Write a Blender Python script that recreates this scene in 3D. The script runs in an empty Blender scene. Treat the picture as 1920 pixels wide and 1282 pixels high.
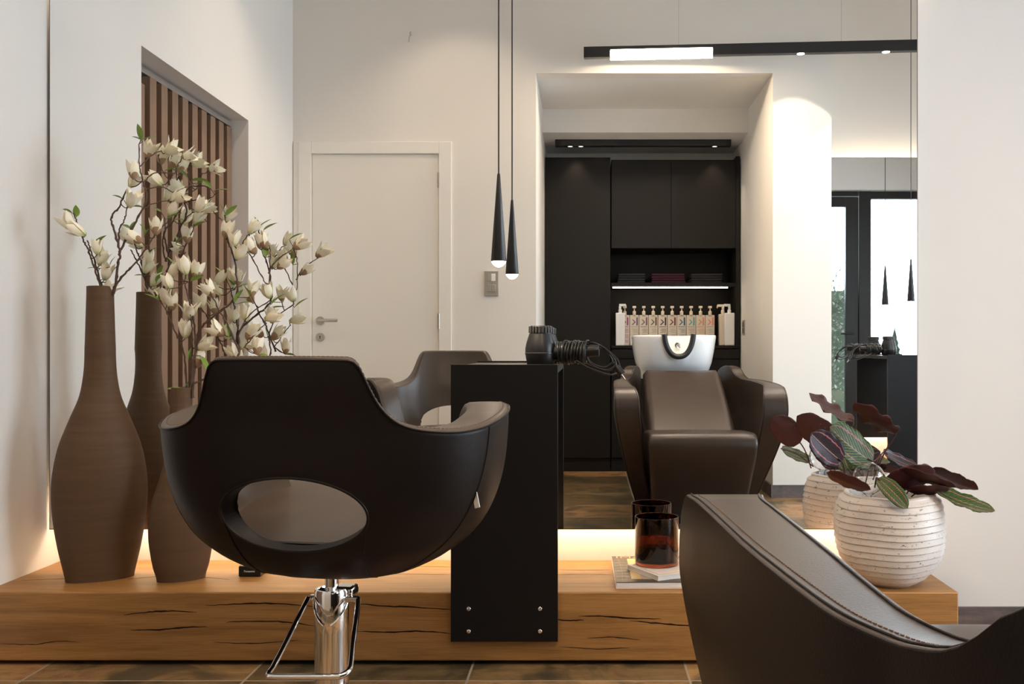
import bpy, bmesh, math, random
from mathutils import Vector, Matrix
random.seed(7)
SC = bpy.context.scene
COL = SC.collection
PI = math.pi

# ------------------------------------------------------------------ camera, world, exposure
FPX = 1860.0
VX, VY = 1100.0, 649.0
EYE = 0.90
YM = 3.128            # plane of the big mirror
cam = bpy.data.cameras.new('camera')
cam.sensor_width = 36.0
cam.lens = 36.0 * FPX / 1920.0
cam.shift_x = -(VX - 960.0) / 1920.0
cam.shift_y = (VY - 641.0) / 1920.0
cam.clip_start = 0.02
camo = bpy.data.objects.new('camera', cam)
camo.location = (0, 0, EYE)
camo.rotation_euler = (PI / 2, 0, 0)
COL.objects.link(camo)
SC.camera = camo

world = bpy.data.worlds.new('overcast_sky')
SC.world = world
world.use_nodes = True
wn = world.node_tree.nodes
wn['Background'].inputs[0].default_value = (0.76, 0.88, 1.0, 1)
wn['Background'].inputs[1].default_value = 8.5

SC.view_settings.view_transform = 'Standard'
SC.view_settings.look = 'None'
SC.view_settings.gamma = 1.0
SC.view_settings.use_curve_mapping = False
SC.view_settings.exposure = 0.50
SC.cycles.max_bounces = 12
SC.cycles.diffuse_bounces = 6
SC.cycles.glossy_bounces = 8
SC.cycles.transmission_bounces = 10
SC.cycles.transparent_max_bounces = 10
SC.cycles.caustics_reflective = True
SC.cycles.caustics_refractive = False
SC.cycles.sample_clamp_indirect = 6.0
SC.cycles.use_denoising = True

WARM = (1.0, 0.80, 0.58)
WARMW = (1.0, 0.79, 0.57)


def light(name, kind, loc, energy, color=WARMW, rot=(0, 0, 0), size=0.1, size_y=None, spot=None, blend=0.5, radius=0.03):
    l = bpy.data.lights.new(name, kind)
    l.energy = energy
    l.color = color
    if kind == 'AREA':
        l.size = size
        if size_y:
            l.shape = 'RECTANGLE'
            l.size_y = size_y
    elif kind == 'SPOT':
        l.spot_size = spot
        l.spot_blend = blend
        l.shadow_soft_size = radius
    else:
        l.shadow_soft_size = radius
    o = bpy.data.objects.new(name, l)
    o.location = loc
    o.rotation_euler = rot
    COL.objects.link(o)
    return o


# portals so that the sky is sampled through the glazing
for (loc, rot, sx, sy) in (((2.70, 3.40, 1.2), (-PI / 2, 0, 0), 1.75, 2.3),
                           ((4.00, 1.8, 1.35), (0, PI / 2, 0), 2.1, 2.0)):
    p = light('sky_portal', 'AREA', loc, 1.0, rot=rot, size=sx, size_y=sy)
    p.data.cycles.is_portal = True

# unseen ceiling spots added for ambient fill (built as fittings further down): (x, y, watts)
FILL_SPOTS = [(-1.15, 1.55, 36), (-0.35, 2.35, 36), (-0.75, 0.85, 32), (0.65, 1.75, 40), (1.75, 1.75, 42), (2.7, 1.5, 42)]
SPOT_GAIN = 0.85


# ------------------------------------------------------------------ pixel to place
def P(px, py, y):
    return Vector(((px - VX) * y / FPX, y, EYE - (py - VY) * y / FPX))


def R(px, py, d):
    """seen in the mirror at total path depth d -> true place"""
    return Vector(((px - VX) * d / FPX, 2 * YM - d, EYE - (py - VY) * d / FPX))


# ------------------------------------------------------------------ materials
MATS = {}


def mat(name, base=(0.8, 0.8, 0.8), rough=0.5, metal=0.0, spec=0.5, **kw):
    if name in MATS:
        return MATS[name]
    m = bpy.data.materials.new(name)
    m.use_nodes = True
    b = m.node_tree.nodes['Principled BSDF']
    b.inputs['Base Color'].default_value = (*base, 1)
    b.inputs['Roughness'].default_value = rough
    b.inputs['Metallic'].default_value = metal
    b.inputs['Specular IOR Level'].default_value = spec
    for k, v in kw.items():
        b.inputs[k.replace('_', ' ')].default_value = v
    MATS[name] = m
    return m


def emit(name, color, strength):
    m = bpy.data.materials.new(name)
    m.use_nodes = True
    b = m.node_tree.nodes['Principled BSDF']
    b.inputs['Base Color'].default_value = (0.8, 0.8, 0.8, 1)
    b.inputs['Emission Color'].default_value = (*color, 1)
    b.inputs['Emission Strength'].default_value = strength
    MATS[name] = m
    return m


class NT:
    def __init__(s, m):
        s.t = m.node_tree
        s.b = s.t.nodes['Principled BSDF']

    def n(s, typ, **kw):
        nd = s.t.nodes.new(typ)
        for k, v in kw.items():
            if k.startswith('_'):
                setattr(nd, k[1:], v)
            else:
                nd.inputs[k.replace('_', ' ')].default_value = v
        return nd

    def l(s, a, b):
        s.t.links.new(a, b)

    def coords(s, scale=(1, 1, 1), rot=(0, 0, 0), loc=(0, 0, 0), src='Object'):
        tc = s.n('ShaderNodeTexCoord')
        mp = s.n('ShaderNodeMapping')
        mp.inputs['Scale'].default_value = scale
        mp.inputs['Rotation'].default_value = rot
        mp.inputs['Location'].default_value = loc
        s.l(tc.outputs[src], mp.inputs['Vector'])
        return mp.outputs[0]

    def noise(s, vec, scale, detail=4, rough=0.55, dist=0.0):
        nd = s.n('ShaderNodeTexNoise')
        nd.inputs['Scale'].default_value = scale
        nd.inputs['Detail'].default_value = detail
        nd.inputs['Roughness'].default_value = rough
        nd.inputs['Distortion'].default_value = dist
        s.l(vec, nd.inputs['Vector'])
        return nd

    def ramp(s, fac, stops):
        r = s.n('ShaderNodeValToRGB')
        el = r.color_ramp.elements
        while len(el) < len(stops):
            el.new(0.5)
        for e, (p, c) in zip(el, stops):
            e.position = p
            e.color = (*c, 1) if len(c) == 3 else c
        s.l(fac, r.inputs['Fac'])
        return r.outputs['Color']

    def mix(s, fac, a, b, mode='MIX'):
        m = s.n('ShaderNodeMix', _data_type='RGBA', _blend_type=mode)
        if hasattr(fac, 'node'):
            s.l(fac, m.inputs[0])
        else:
            m.inputs[0].default_value = fac
        for v, i in ((a, 6), (b, 7)):
            if hasattr(v, 'node'):
                s.l(v, m.inputs[i])
            else:
                m.inputs[i].default_value = (*v, 1)
        return m.outputs[2]

    def bump(s, h, strength=0.2, dist=0.01):
        b = s.n('ShaderNodeBump', Strength=strength, Distance=dist)
        s.l(h, b.inputs['Height'])
        s.l(b.outputs[0], s.b.inputs['Normal'])
        return b


def plaster(name, c):
    m = mat(name, c, 0.75, spec=0.25)
    t = NT(m)
    v = t.coords()
    n = t.noise(v, 2.0, 3)
    col = t.ramp(n.outputs['Fac'], [(0.3, tuple(x * 0.975 for x in c)), (0.7, c)])
    t.l(col, t.b.inputs['Base Color'])
    n2 = t.noise(v, 90, 3)
    t.bump(n2.outputs['Fac'], 0.05, 0.003)
    return m


M_WALL = plaster('white_plaster', (0.80, 0.785, 0.765))
M_WALLB = plaster('lamp_tinted_plaster', (0.80, 0.765, 0.715))  # back wall: warmth of the lamp light mixed into the plaster colour
M_CEIL = plaster('ceiling_white', (0.82, 0.81, 0.79))
M_DOOR = mat('door_white_paint', (0.80, 0.76, 0.70), 0.38)
M_TRIM = mat('trim_white_paint', (0.83, 0.80, 0.75), 0.32)
M_STEEL = mat('brushed_steel', (0.46, 0.42, 0.37), 0.32, 1.0)
M_CHROME = mat('polished_chrome', (0.86, 0.86, 0.86), 0.07, 1.0)
M_MIRROR = mat('mirror_silvering', (0.93, 0.94, 0.93), 0.0, 1.0)
M_EDGE = mat('mirror_edge', (0.10, 0.06, 0.05), 0.3)
M_BLACK = mat('black_laminate', (0.0065, 0.0055, 0.0052), 0.45, spec=0.22)
M_BLACKM = mat('black_lacquered_metal', (0.012, 0.012, 0.013), 0.38)
M_BLACKP = mat('black_plastic', (0.006, 0.006, 0.0065), 0.35, spec=0.4)
M_RUBBER = mat('black_rubber', (0.02, 0.02, 0.021), 0.45)
M_CAB = mat('dark_brown_laminate', (0.0095, 0.0080, 0.0070), 0.5, spec=0.25)
M_CABIN = mat('cabinet_inside', (0.006, 0.005, 0.005), 0.6, spec=0.3)
M_CERAM = mat('white_ceramic', (0.86, 0.87, 0.88), 0.10)
M_LEAD = emit('led_strip_light', (1.0, 0.76, 0.50), 17.0)
M_LEDTOP = emit('led_cove_light', (1.0, 0.80, 0.58), 12.0)
M_LEDN = emit('niche_led_light', (1.0, 0.78, 0.54), 16.0)
M_BULB = emit('pendant_bulb_light', (1.0, 0.82, 0.62), 22.0)
M_DIFF = emit('diffuser_light', (1.0, 0.88, 0.70), 16.0)
M_SPOT = emit('spot_lens_light', (1.0, 0.88, 0.72), 14.0)
M_SPOTDIM = emit('dim_spot_lens', (1.0, 0.9, 0.78), 1.0)
M_ALU = mat('anodised_aluminium', (0.6, 0.62, 0.65), 0.3, 1.0)
M_GREYPL = mat('champagne_switch_plate', (0.42, 0.39, 0.34), 0.35, 0.6)
M_STITCH = mat('brown_thread', (0.16, 0.10, 0.075), 0.7)


def leather(name, c, rough=0.42, sp=0.34):
    m = mat(name, c, rough, spec=sp)
    t = NT(m)
    v = t.coords()
    vo = t.n('ShaderNodeTexVoronoi', Scale=420.0)
    t.l(v, vo.inputs['Vector'])
    n = t.noise(v, 9, 4)
    t.bump(vo.outputs['Distance'], 0.14, 0.0007)
    col = t.ramp(n.outputs['Fac'], [(0.3, tuple(x * 0.88 for x in c)), (0.7, tuple(min(1, x * 1.1) for x in c))])
    t.l(col, t.b.inputs['Base Color'])
    return m


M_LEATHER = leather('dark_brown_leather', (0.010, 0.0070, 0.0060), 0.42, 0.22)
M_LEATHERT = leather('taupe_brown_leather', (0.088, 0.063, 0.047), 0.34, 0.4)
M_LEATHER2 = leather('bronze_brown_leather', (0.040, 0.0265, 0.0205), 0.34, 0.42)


def oak():
    m = mat('honey_oak', (0.5, 0.3, 0.14), 0.5)
    t = NT(m)
    v = t.coords((0.7, 5.5, 9.0))
    n = t.noise(v, 2.2, 8, 0.6, 0.9)
    v2 = t.coords((2.5, 60, 120))
    n2 = t.noise(v2, 3.0, 5, 0.7)
    c1 = t.ramp(n.outputs['Fac'], [(0.25, (0.20, 0.088, 0.020)), (0.45, (0.32, 0.152, 0.040)), (0.6, (0.40, 0.198, 0.056)), (0.8, (0.27, 0.122, 0.031))])
    c2 = t.ramp(n2.outputs['Fac'], [(0.32, (0.62, 0.58, 0.52)), (0.55, (1, 1, 1))])
    c = t.mix(0.85, c1, c2, 'MULTIPLY')
    t.l(c, t.b.inputs['Base Color'])
    t.bump(n2.outputs['Fac'], 0.18, 0.003)
    return m


M_OAK = oak()
M_CRACK = mat('oak_crack', (0.02, 0.010, 0.005), 0.9, spec=0.1)


def slatwood():
    m = mat('walnut_slat', (0.30, 0.18, 0.11), 0.55)
    t = NT(m)
    v = t.coords((60, 60, 2.0))
    n = t.noise(v, 2.0, 5, 0.6)
    c = t.ramp(n.outputs['Fac'], [(0.3, (0.21, 0.125, 0.078)), (0.7, (0.28, 0.175, 0.112))])
    t.l(c, t.b.inputs['Base Color'])
    return m


M_SLAT = slatwood()
M_SLATBACK = mat('dark_slat_backing', (0.06, 0.038, 0.026), 0.7)


def slate(name, tiles=True):
    m = mat(name, (0.3, 0.2, 0.1), 0.42)
    t = NT(m)
    v = t.coords()
    n1 = t.noise(v, 4.0, 7, 0.62, 1.2)
    vs = t.coords((3.0, 14.0, 14.0))
    n2 = t.noise(vs, 1.7, 7, 0.7, 0.6)
    c1 = t.ramp(n1.outputs['Fac'], [(0.28, (0.060, 0.062, 0.048)), (0.42, (0.125, 0.088, 0.050)), (0.54, (0.30, 0.19, 0.090)),
                                    (0.66, (0.22, 0.105, 0.070)), (0.8, (0.11, 0.105, 0.095))])
    c2 = t.ramp(n2.outputs['Fac'], [(0.3, (0.50, 0.48, 0.46)), (0.6, (1.0, 1.0, 1.0))])
    c = t.mix(0.8, c1, c2, 'MULTIPLY')
    if tiles:
        vb = t.coords((1, 1, 1), loc=(0.10, 0.20, 0))
        br = t.n('ShaderNodeTexBrick', _offset=0.37, _offset_frequency=1)
        br.inputs['Scale'].default_value = 1.0
        br.inputs['Brick Width'].default_value = 0.6
        br.inputs['Row Height'].default_value = 0.41
        br.inputs['Mortar Size'].default_value = 0.0035
        br.inputs['Mortar Smooth'].default_value = 0.2
        br.inputs['Bias'].default_value = 0.0
        br.inputs['Color1'].default_value = (0.40, 0.46, 0.42, 1)
        br.inputs['Color2'].default_value = (1.45, 1.30, 1.08, 1)
        br.inputs['Mortar'].default_value = (1, 1, 1, 1)
        t.l(vb, br.inputs['Vector'])
        c = t.mix(1.0, c, br.outputs['Color'], 'MULTIPLY')
        c = t.mix(br.outputs['Fac'], c, (0.33, 0.27, 0.20))
    t.l(c, t.b.inputs['Base Color'])
    t.bump(n2.outputs['Fac'], 0.25, 0.006)
    return m


M_FLOOR = slate('multicolour_slate_tiles')
M_SKIRT = slate('slate_skirting', False)
for _e, _c in zip([n for n in M_SKIRT.node_tree.nodes if n.type == 'VALTORGB'][0].color_ramp.elements, ((.06, .055, .05), (.12, .10, .095), (.17, .13, .125), (.14, .09, .09), (.10, .095, .10))):
    _e.color = (*_c, 1)
M_SKIRT.node_tree.nodes['Principled BSDF'].inputs['Roughness'].default_value = 0.6


def vasemat():
    m = mat('brown_stoneware', (0.17, 0.115, 0.075), 0.6, spec=0.25)
    t = NT(m)
    v = t.coords((1, 1, 14))
    n = t.noise(v, 5.0, 5, 0.6)
    c = t.ramp(n.outputs['Fac'], [(0.3, (0.090, 0.050, 0.025)), (0.7, (0.110, 0.063, 0.033))])
    t.l(c, t.b.inputs['Base Color'])
    v2 = t.coords((1, 1, 30))
    n2 = t.noise(v2, 6.0, 4, 0.6)
    t.bump(n2.outputs['Fac'], 0.12, 0.002)
    return m


M_VASE = vasemat()


def potmat():
    m = mat('speckled_white_stoneware', (0.76, 0.70, 0.66), 0.4)
    t = NT(m)
    v = t.coords()
    n = t.noise(v, 5, 3)
    base = t.ramp(n.outputs['Fac'], [(0.35, (0.66, 0.60, 0.56)), (0.65, (0.76, 0.71, 0.67))])
    vs = t.coords((1, 1, 2.2))
    n2 = t.noise(vs, 75, 3, 0.75, 0.6)
    pit = t.ramp(n2.outputs['Fac'], [(0.625, (0, 0, 0)), (0.66, (1, 1, 1))])
    c = t.mix(pit, base, (0.16, 0.11, 0.08))
    t.l(c, t.b.inputs['Base Color'])
    bp = t.n('ShaderNodeBump', Strength=0.35, Distance=-0.002)
    t.l(pit, bp.inputs['Height'])
    t.l(bp.outputs[0], t.b.inputs['Normal'])
    return m


M_POT = potmat()
M_SOIL = mat('potting_soil', (0.03, 0.02, 0.014), 0.9)


def glassmat(name, c=(1, 1, 1), rough=0.0, ior=1.45):
    m = mat(name, c, rough)
    b = m.node_tree.nodes['Principled BSDF']
    b.inputs['Transmission Weight'].default_value = 1.0
    b.inputs['IOR'].default_value = ior
    return m


M_GLASS = glassmat('clear_glass')
M_AMBER = glassmat('amber_glass', (0.12, 0.028, 0.010))
M_WAX = mat('candle_wax', (0.10, 0.03, 0.02), 0.5)


def panemat():
    m = bpy.data.materials.new('window_glass')
    m.use_nodes = True
    nt = m.node_tree
    nt.nodes.remove(nt.nodes['Principled BSDF'])
    tr = nt.nodes.new('ShaderNodeBsdfTransparent')
    gl = nt.nodes.new('ShaderNodeBsdfGlossy')
    gl.inputs['Roughness'].default_value = 0.0
    fr = nt.nodes.new('ShaderNodeFresnel')
    mx = nt.nodes.new('ShaderNodeMixShader')
    out = [n for n in nt.nodes if n.type == 'OUTPUT_MATERIAL'][0]
    nt.links.new(fr.outputs[0], mx.inputs[0])
    nt.links.new(tr.outputs[0], mx.inputs[1])
    nt.links.new(gl.outputs[0], mx.inputs[2])
    nt.links.new(mx.outputs[0], out.inputs[0])
    return m


M_PANE = panemat()
M_STEM = mat('brown_twig', (0.085, 0.048, 0.032), 0.75)


def petalmat():
    m = mat('cream_petal', (0.82, 0.75, 0.58), 0.55)
    t = NT(m)
    tc = t.n('ShaderNodeTexCoord')
    sp = t.n('ShaderNodeSeparateXYZ')
    t.l(tc.outputs['UV'], sp.inputs[0])
    c = t.ramp(sp.outputs['Y'], [(0.0, (0.50, 0.55, 0.26)), (0.22, (0.86, 0.80, 0.54)), (0.55, (0.93, 0.88, 0.72)), (1.0, (0.90, 0.83, 0.66))])
    t.l(c, t.b.inputs['Base Color'])
    t.b.inputs['Subsurface Weight'].default_value = 0.15
    t.b.inputs['Subsurface Radius'].default_value = (0.01, 0.008, 0.005)
    return m


M_PETAL = petalmat()
M_CALYX = mat('fuzzy_bud_scale', (0.34, 0.22, 0.13), 0.85)
M_LEAFG = mat('fresh_green_leaf', (0.19, 0.29, 0.05), 0.45)


def calatheamat(name='variegated_leaf', ca=(0.016, 0.045, 0.012), cb=(0.13, 0.17, 0.04)):
    m = mat(name, (0.1, 0.2, 0.05), 0.42, spec=0.3)
    t = NT(m)
    tc = t.n('ShaderNodeTexCoord')
    sp = t.n('ShaderNodeSeparateXYZ')
    t.l(tc.outputs['UV'], sp.inputs[0])      # X across -1..1 shifted to 0..1, Y along
    ax = t.n('ShaderNodeMath', _operation='SUBTRACT')
    t.l(sp.outputs['X'], ax.inputs[0])
    ax.inputs[1].default_value = 0.5
    ab = t.n('ShaderNodeMath', _operation='ABSOLUTE')
    t.l(ax.outputs[0], ab.inputs[0])
    # slanting side veins: stripes in (along + |across|*k)
    ml = t.n('ShaderNodeMath', _operation='MULTIPLY_ADD')
    t.l(ab.outputs[0], ml.inputs[0])
    ml.inputs[1].default_value = -0.9
    t.l(sp.outputs['Y'], ml.inputs[2])
    nz = t.noise(tc.outputs['UV'], 12, 3)
    ad = t.n('ShaderNodeMath', _operation='MULTIPLY_ADD')
    t.l(nz.outputs['Fac'], ad.inputs[0])
    ad.inputs[1].default_value = 0.05
    t.l(ml.outputs[0], ad.inputs[2])
    sn = t.n('ShaderNodeMath', _operation='MULTIPLY')
    t.l(ad.outputs[0], sn.inputs[0])
    sn.inputs[1].default_value = 75.0
    si = t.n('ShaderNodeMath', _operation='SINE')
    t.l(sn.outputs[0], si.inputs[0])
    green = t.ramp(si.outputs[0], [(0.25, ca), (0.75, cb)])
    # ring of pink at |across|~0.3
    rg = t.n('ShaderNodeMath', _operation='MULTIPLY_ADD')
    t.l(nz.outputs['Fac'], rg.inputs[0])
    rg.inputs[1].default_value = 0.10
    t.l(ab.outputs[0], rg.inputs[2])
    ring = t.ramp(rg.outputs[0], [(0.335, (0, 0, 0)), (0.35, (1, 1, 1)), (0.365, (1, 1, 1)), (0.385, (0, 0, 0))])
    c = t.mix(ring, green, (0.42, 0.13, 0.16))
    rib = t.ramp(ab.outputs[0], [(0.008, (1, 1, 1)), (0.016, (0, 0, 0))])
    c = t.mix(rib, c, (0.40, 0.20, 0.18))
    t.l(c, t.b.inputs['Base Color'])
    return m


M_CAL = calatheamat()
M_CALD = calatheamat('blackish_purple_leaf', (0.018, 0.010, 0.013), (0.026, 0.013, 0.017))
M_BURG = mat('burgundy_leaf_underside', (0.075, 0.018, 0.018), 0.5)
M_TOWELG = mat('charcoal_towel', (0.02, 0.02, 0.024), 0.95)
M_TOWELP = mat('plum_towel', (0.045, 0.010, 0.022), 0.95)
M_BOTTLE = mat('cream_plastic_bottle', (0.70, 0.62, 0.52), 0.35)
M_BOTTLEW = mat('white_plastic_bottle', (0.80, 0.80, 0.80), 0.35)
M_GRAYPRINT = mat('grey_print', (0.32, 0.29, 0.27), 0.6)
M_PAPER = mat('page_block_paper', (0.72, 0.71, 0.70), 0.7)
M_OUTGREEN = mat('green_fence_paint', (0.036, 0.056, 0.026), 0.6)
M_IVY = mat('ivy_leaf', (0.13, 0.135, 0.11), 0.5)
M_FIR = mat('fir_foliage', (0.010, 0.016, 0.012), 1.0, spec=0.0)
M_GROUND = mat('outdoor_paving', (0.35, 0.34, 0.32), 0.8)


# ------------------------------------------------------------------ mesh helpers
class MB:
    """collects geometry for ONE mesh object"""

    def __init__(s):
        s.v, s.f, s.m, s.uv = [], [], [], {}

    def add(s, verts, faces, mi=0):
        o = len(s.v)
        s.v += [tuple(v) for v in verts]
        for f in faces:
            s.f.append(tuple(i + o for i in f))
            s.m.append(mi)
        return o

    def box(s, a, b, mi=0, M=None):
        x0, y0, z0 = a
        x1, y1, z1 = b
        vs = [Vector(p) for p in ((x0, y0, z0), (x1, y0, z0), (x1, y1, z0), (x0, y1, z0), (x0, y0, z1), (x1, y0, z1), (x1, y1, z1), (x0, y1, z1))]
        if M:
            vs = [M @ v for v in vs]
        s.add(vs, [(0, 3, 2, 1), (4, 5, 6, 7), (0, 1, 5, 4), (1, 2, 6, 5), (2, 3, 7, 6), (3, 0, 4, 7)], mi)
        return s

    def prism(s, poly, z0, z1, mi=0):
        n = len(poly)
        vs = [(p[0], p[1], z0) for p in poly] + [(p[0], p[1], z1) for p in poly]
        fs = [tuple(range(n - 1, -1, -1)), tuple(range(n, 2 * n))]
        fs += [(i, (i + 1) % n, n + (i + 1) % n, n + i) for i in range(n)]
        s.add(vs, fs, mi)
        return s

    def extrude_x(s, poly, x0, x1, mi=0):
        """poly in (y, z)"""
        n = len(poly)
        vs = [(x0, p[0], p[1]) for p in poly] + [(x1, p[0], p[1]) for p in poly]
        fs = [tuple(range(n)), tuple(range(2 * n - 1, n - 1, -1))]
        fs += [((i + 1) % n, i, n + i, n + (i + 1) % n) for i in range(n)]
        s.add(vs, fs, mi)
        return s

    def lathe(s, prof, seg=48, c=(0, 0, 0), M=None, mi=0, sx=1, sy=1):
        vs, fs = [], []
        for (r, z) in prof:
            for i in range(seg):
                a = 2 * PI * i / seg
                vs.append(Vector((c[0] + r * sx * math.cos(a), c[1] + r * sy * math.sin(a), c[2] + z)))
        n = len(prof)
        for j in range(n - 1):
            for i in range(seg):
                k = (i + 1) % seg
                fs.append((j * seg + i, j * seg + k, (j + 1) * seg + k, (j + 1) * seg + i))
        if prof[0][0] > 1e-6:
            fs.append(tuple(range(seg - 1, -1, -1)))
        if prof[-1][0] > 1e-6:
            fs.append(tuple((n - 1) * seg + i for i in range(seg)))
        if M:
            vs = [M @ v for v in vs]
        s.add(vs, fs, mi)
        return s

    def tube(s, pts, r, seg=10, mi=0, closed=False, cap=True):
        pts = [Vector(p) for p in pts]
        n = len(pts)
        rr = r if isinstance(r, (list, tuple)) else [r] * n
        vs, fs = [], []
        up = None
        for i, p in enumerate(pts):
            if closed:
                d = pts[(i + 1) % n] - pts[i - 1]
            else:
                d = pts[min(i + 1, n - 1)] - pts[max(i - 1, 0)]
            if d.length < 1e-9:
                d = Vector((0, 0, 1))
            d.normalize()
            if up is None:
                up = d.orthogonal().normalized()
            up = (up - d * up.dot(d))
            if up.length < 1e-6:
                up = d.orthogonal()
            up.normalize()
            side = d.cross(up)
            for k in range(seg):
                a = 2 * PI * k / seg
                vs.append(p + (up * math.cos(a) + side * math.sin(a)) * rr[i])
        m = n if closed else n - 1
        for i in range(m):
            j = (i + 1) % n
            for k in range(seg):
                q = (k + 1) % seg
                fs.append((i * seg + k, i * seg + q, j * seg + q, j * seg + k))
        if cap and not closed:
            fs.append(tuple(range(seg - 1, -1, -1)))
            fs.append(tuple((n - 1) * seg + k for k in range(seg)))
        s.add(vs, fs, mi)
        return s

    def sphere(s, c, r, seg=24, rings=12, mi=0, sz=1.0):
        prof = [(max(1e-7, r * math.sin(PI * i / rings)), -r * sz * math.cos(PI * i / rings)) for i in range(rings + 1)]
        return s.lathe(prof, seg, c, mi=mi)

    def build(s, name, mats, parent=None, smooth=True, bevel=0, seg=2, ang=35, loc=None, weld=False):
        me = bpy.data.meshes.new(name)
        me.from_pydata(s.v, [], s.f)
        if not isinstance(mats, (list, tuple)):
            mats = [mats]
        for m in mats:
            me.materials.append(m)
        for p, mi in zip(me.polygons, s.m):
            p.material_index = mi
        bm = bmesh.new()
        bm.from_mesh(me)
        if weld:
            bmesh.ops.remove_doubles(bm, verts=bm.verts, dist=1e-5)
        bmesh.ops.recalc_face_normals(bm, faces=bm.faces)
        bm.to_mesh(me)
        bm.free()
        o = bpy.data.objects.new(name, me)
        COL.objects.link(o)
        if parent:
            o.parent = parent
        if loc:
            o.location = loc
        if bevel:
            bv = o.modifiers.new('edge_rounding', 'BEVEL')
            bv.width = bevel
            bv.segments = seg
            bv.limit_method = 'ANGLE'
            bv.angle_limit = math.radians(ang)
        if smooth:
            smooth_by_angle(me, ang)
        return o


def smooth_by_angle(me, ang=35):
    for p in me.polygons:
        p.use_smooth = True
    bm = bmesh.new()
    bm.from_mesh(me)
    lim = math.radians(ang)
    for e in bm.edges:
        if len(e.link_faces) == 2 and e.calc_face_angle(0) > lim:
            e.smooth = False
    bm.to_mesh(me)
    bm.free()


def thing(name, label, cat, loc=(0, 0, 0), rz=0, group=None):
    o = bpy.data.objects.new(name, None)
    o.empty_display_size = 0.05
    COL.objects.link(o)
    o.location = loc
    o.rotation_euler = (0, 0, rz)
    return tag(o, label, cat, group)


def tag(o, label, cat, group=None):
    o['label'] = label
    o['category'] = cat
    if group:
        o['group'] = group
    return o


def struct(o):
    o['kind'] = 'structure'
    return o


def interp(tab, x):
    if x <= tab[0][0]:
        return tab[0][1]
    for (a, va), (b, vb) in zip(tab, tab[1:]):
        if x <= b:
            t = (x - a) / (b - a)
            t = t
            return va + (vb - va) * t
    return tab[-1][1]


def sinterp(tab, x):
    """Catmull-Rom smooth interpolation"""
    n = len(tab)
    if x <= tab[0][0]:
        return tab[0][1]
    if x >= tab[-1][0]:
        return tab[-1][1]
    for i in range(n - 1):
        if x <= tab[i + 1][0]:
            x0, y0 = tab[i]
            x1, y1 = tab[i + 1]
            h = x1 - x0
            m0 = (y1 - tab[i - 1][1]) / (x1 - tab[i - 1][0]) if i > 0 else 0
            m1 = (tab[i + 2][1] - y0) / (tab[i + 2][0] - x0) if i < n - 2 else 0
            d = (y1 - y0) / h
            if d == 0:
                m0 = m1 = 0
            else:
                if m0 / d < 0: m0 = 0
                if m1 / d < 0: m1 = 0
                m0 = max(min(m0 / d, 3), 0) * d
                m1 = max(min(m1 / d, 3), 0) * d
            t = (x - x0) / h
            return (2 * t**3 - 3 * t**2 + 1) * y0 + (t**3 - 2 * t**2 + t) * h * m0 + (-2 * t**3 + 3 * t**2) * y1 + (t**3 - t**2) * h * m1


def spline(pts, n=8):
    pts = [Vector(p) for p in pts]
    out = []
    for i in range(len(pts) - 1):
        p0 = pts[max(i - 1, 0)]; p1 = pts[i]; p2 = pts[i + 1]; p3 = pts[min(i + 2, len(pts) - 1)]
        for k in range(n):
            t = k / n
            out.append(0.5 * ((2 * p1) + (p2 - p0) * t + (2 * p0 - 5 * p1 + 4 * p2 - p3) * t * t + (3 * p1 - p0 - 3 * p2 + p3) * t**3))
    out.append(pts[-1])
    return out


def copy_tree(o, parent=None):
    c = o.copy()
    COL.objects.link(c)
    c.parent = parent
    if parent is not None:
        c.matrix_parent_inverse = o.matrix_parent_inverse.copy()
    for ch in [x for x in bpy.data.objects if x.parent == o]:
        copy_tree(ch, c)
    return c


def text(name, body, size, m, loc, rot, parent=None, align='LEFT', extrude=0.0002, xs=1.0, bold=0):
    cu = bpy.data.curves.new(name, 'FONT')
    cu.body = body
    cu.size = size
    cu.extrude = extrude
    cu.align_x = align
    cu.align_y = 'CENTER'
    cu.offset = bold
    cu.materials.append(m)
    o = bpy.data.objects.new(name, cu)
    COL.objects.link(o)
    me = bpy.data.meshes.new_from_object(o)
    bpy.data.objects.remove(o)
    o = bpy.data.objects.new(name, me)
    COL.objects.link(o)
    o.location = loc
    o.rotation_euler = rot
    o.scale = (xs, 1, 1)
    o.parent = parent
    return o


# ================================================================== THE ROOM
YF = 3.22       # front wall (carries the mirror)
YB = 0.351      # back wall (door)
YB2 = -0.06      # back wall right of the column
YM2 = 0.03       # plane of the opposite mirror
ZC = 3.15
XR = 3.9
AX0, AX1 = -0.302, 1.108     # alcove
YA1, YA2 = -0.54, -1.28
ZA1, ZA2 = 2.525, 2.364


def xl(y):
    return -1.702 - (YF - y) * 0.0164


f = MB().box((-2.0, -1.4, -0.1), (XR + 0.1, YF + 0.1, 0.0))
struct(f.build('floor', M_FLOOR, smooth=False))
f = MB().box((-2.0, YB, ZC), (XR + 0.1, YF + 0.1, ZC + 0.1))
f.box((-2.0, -1.4, ZC), (XR + 0.1, YB, ZC + 0.1))
struct(f.build('ceiling', M_CEIL, smooth=False))

# front wall with the glazed door and window opening at the far right
W = MB()
W.box((-2.0, YF, 0), (1.81, YF + 0.25, ZC))
W.box((1.81, YF, 2.385), (3.61, YF + 0.25, ZC))
W.box((3.61, YF, 0), (XR + 0.1, YF + 0.25, ZC))
struct(W.build('wall_front', M_WALL, smooth=False))

# left wall with the recessed slatted screen
OY0, OY1, OZ = 1.166, 2.436, 2.058
W = MB()


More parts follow.
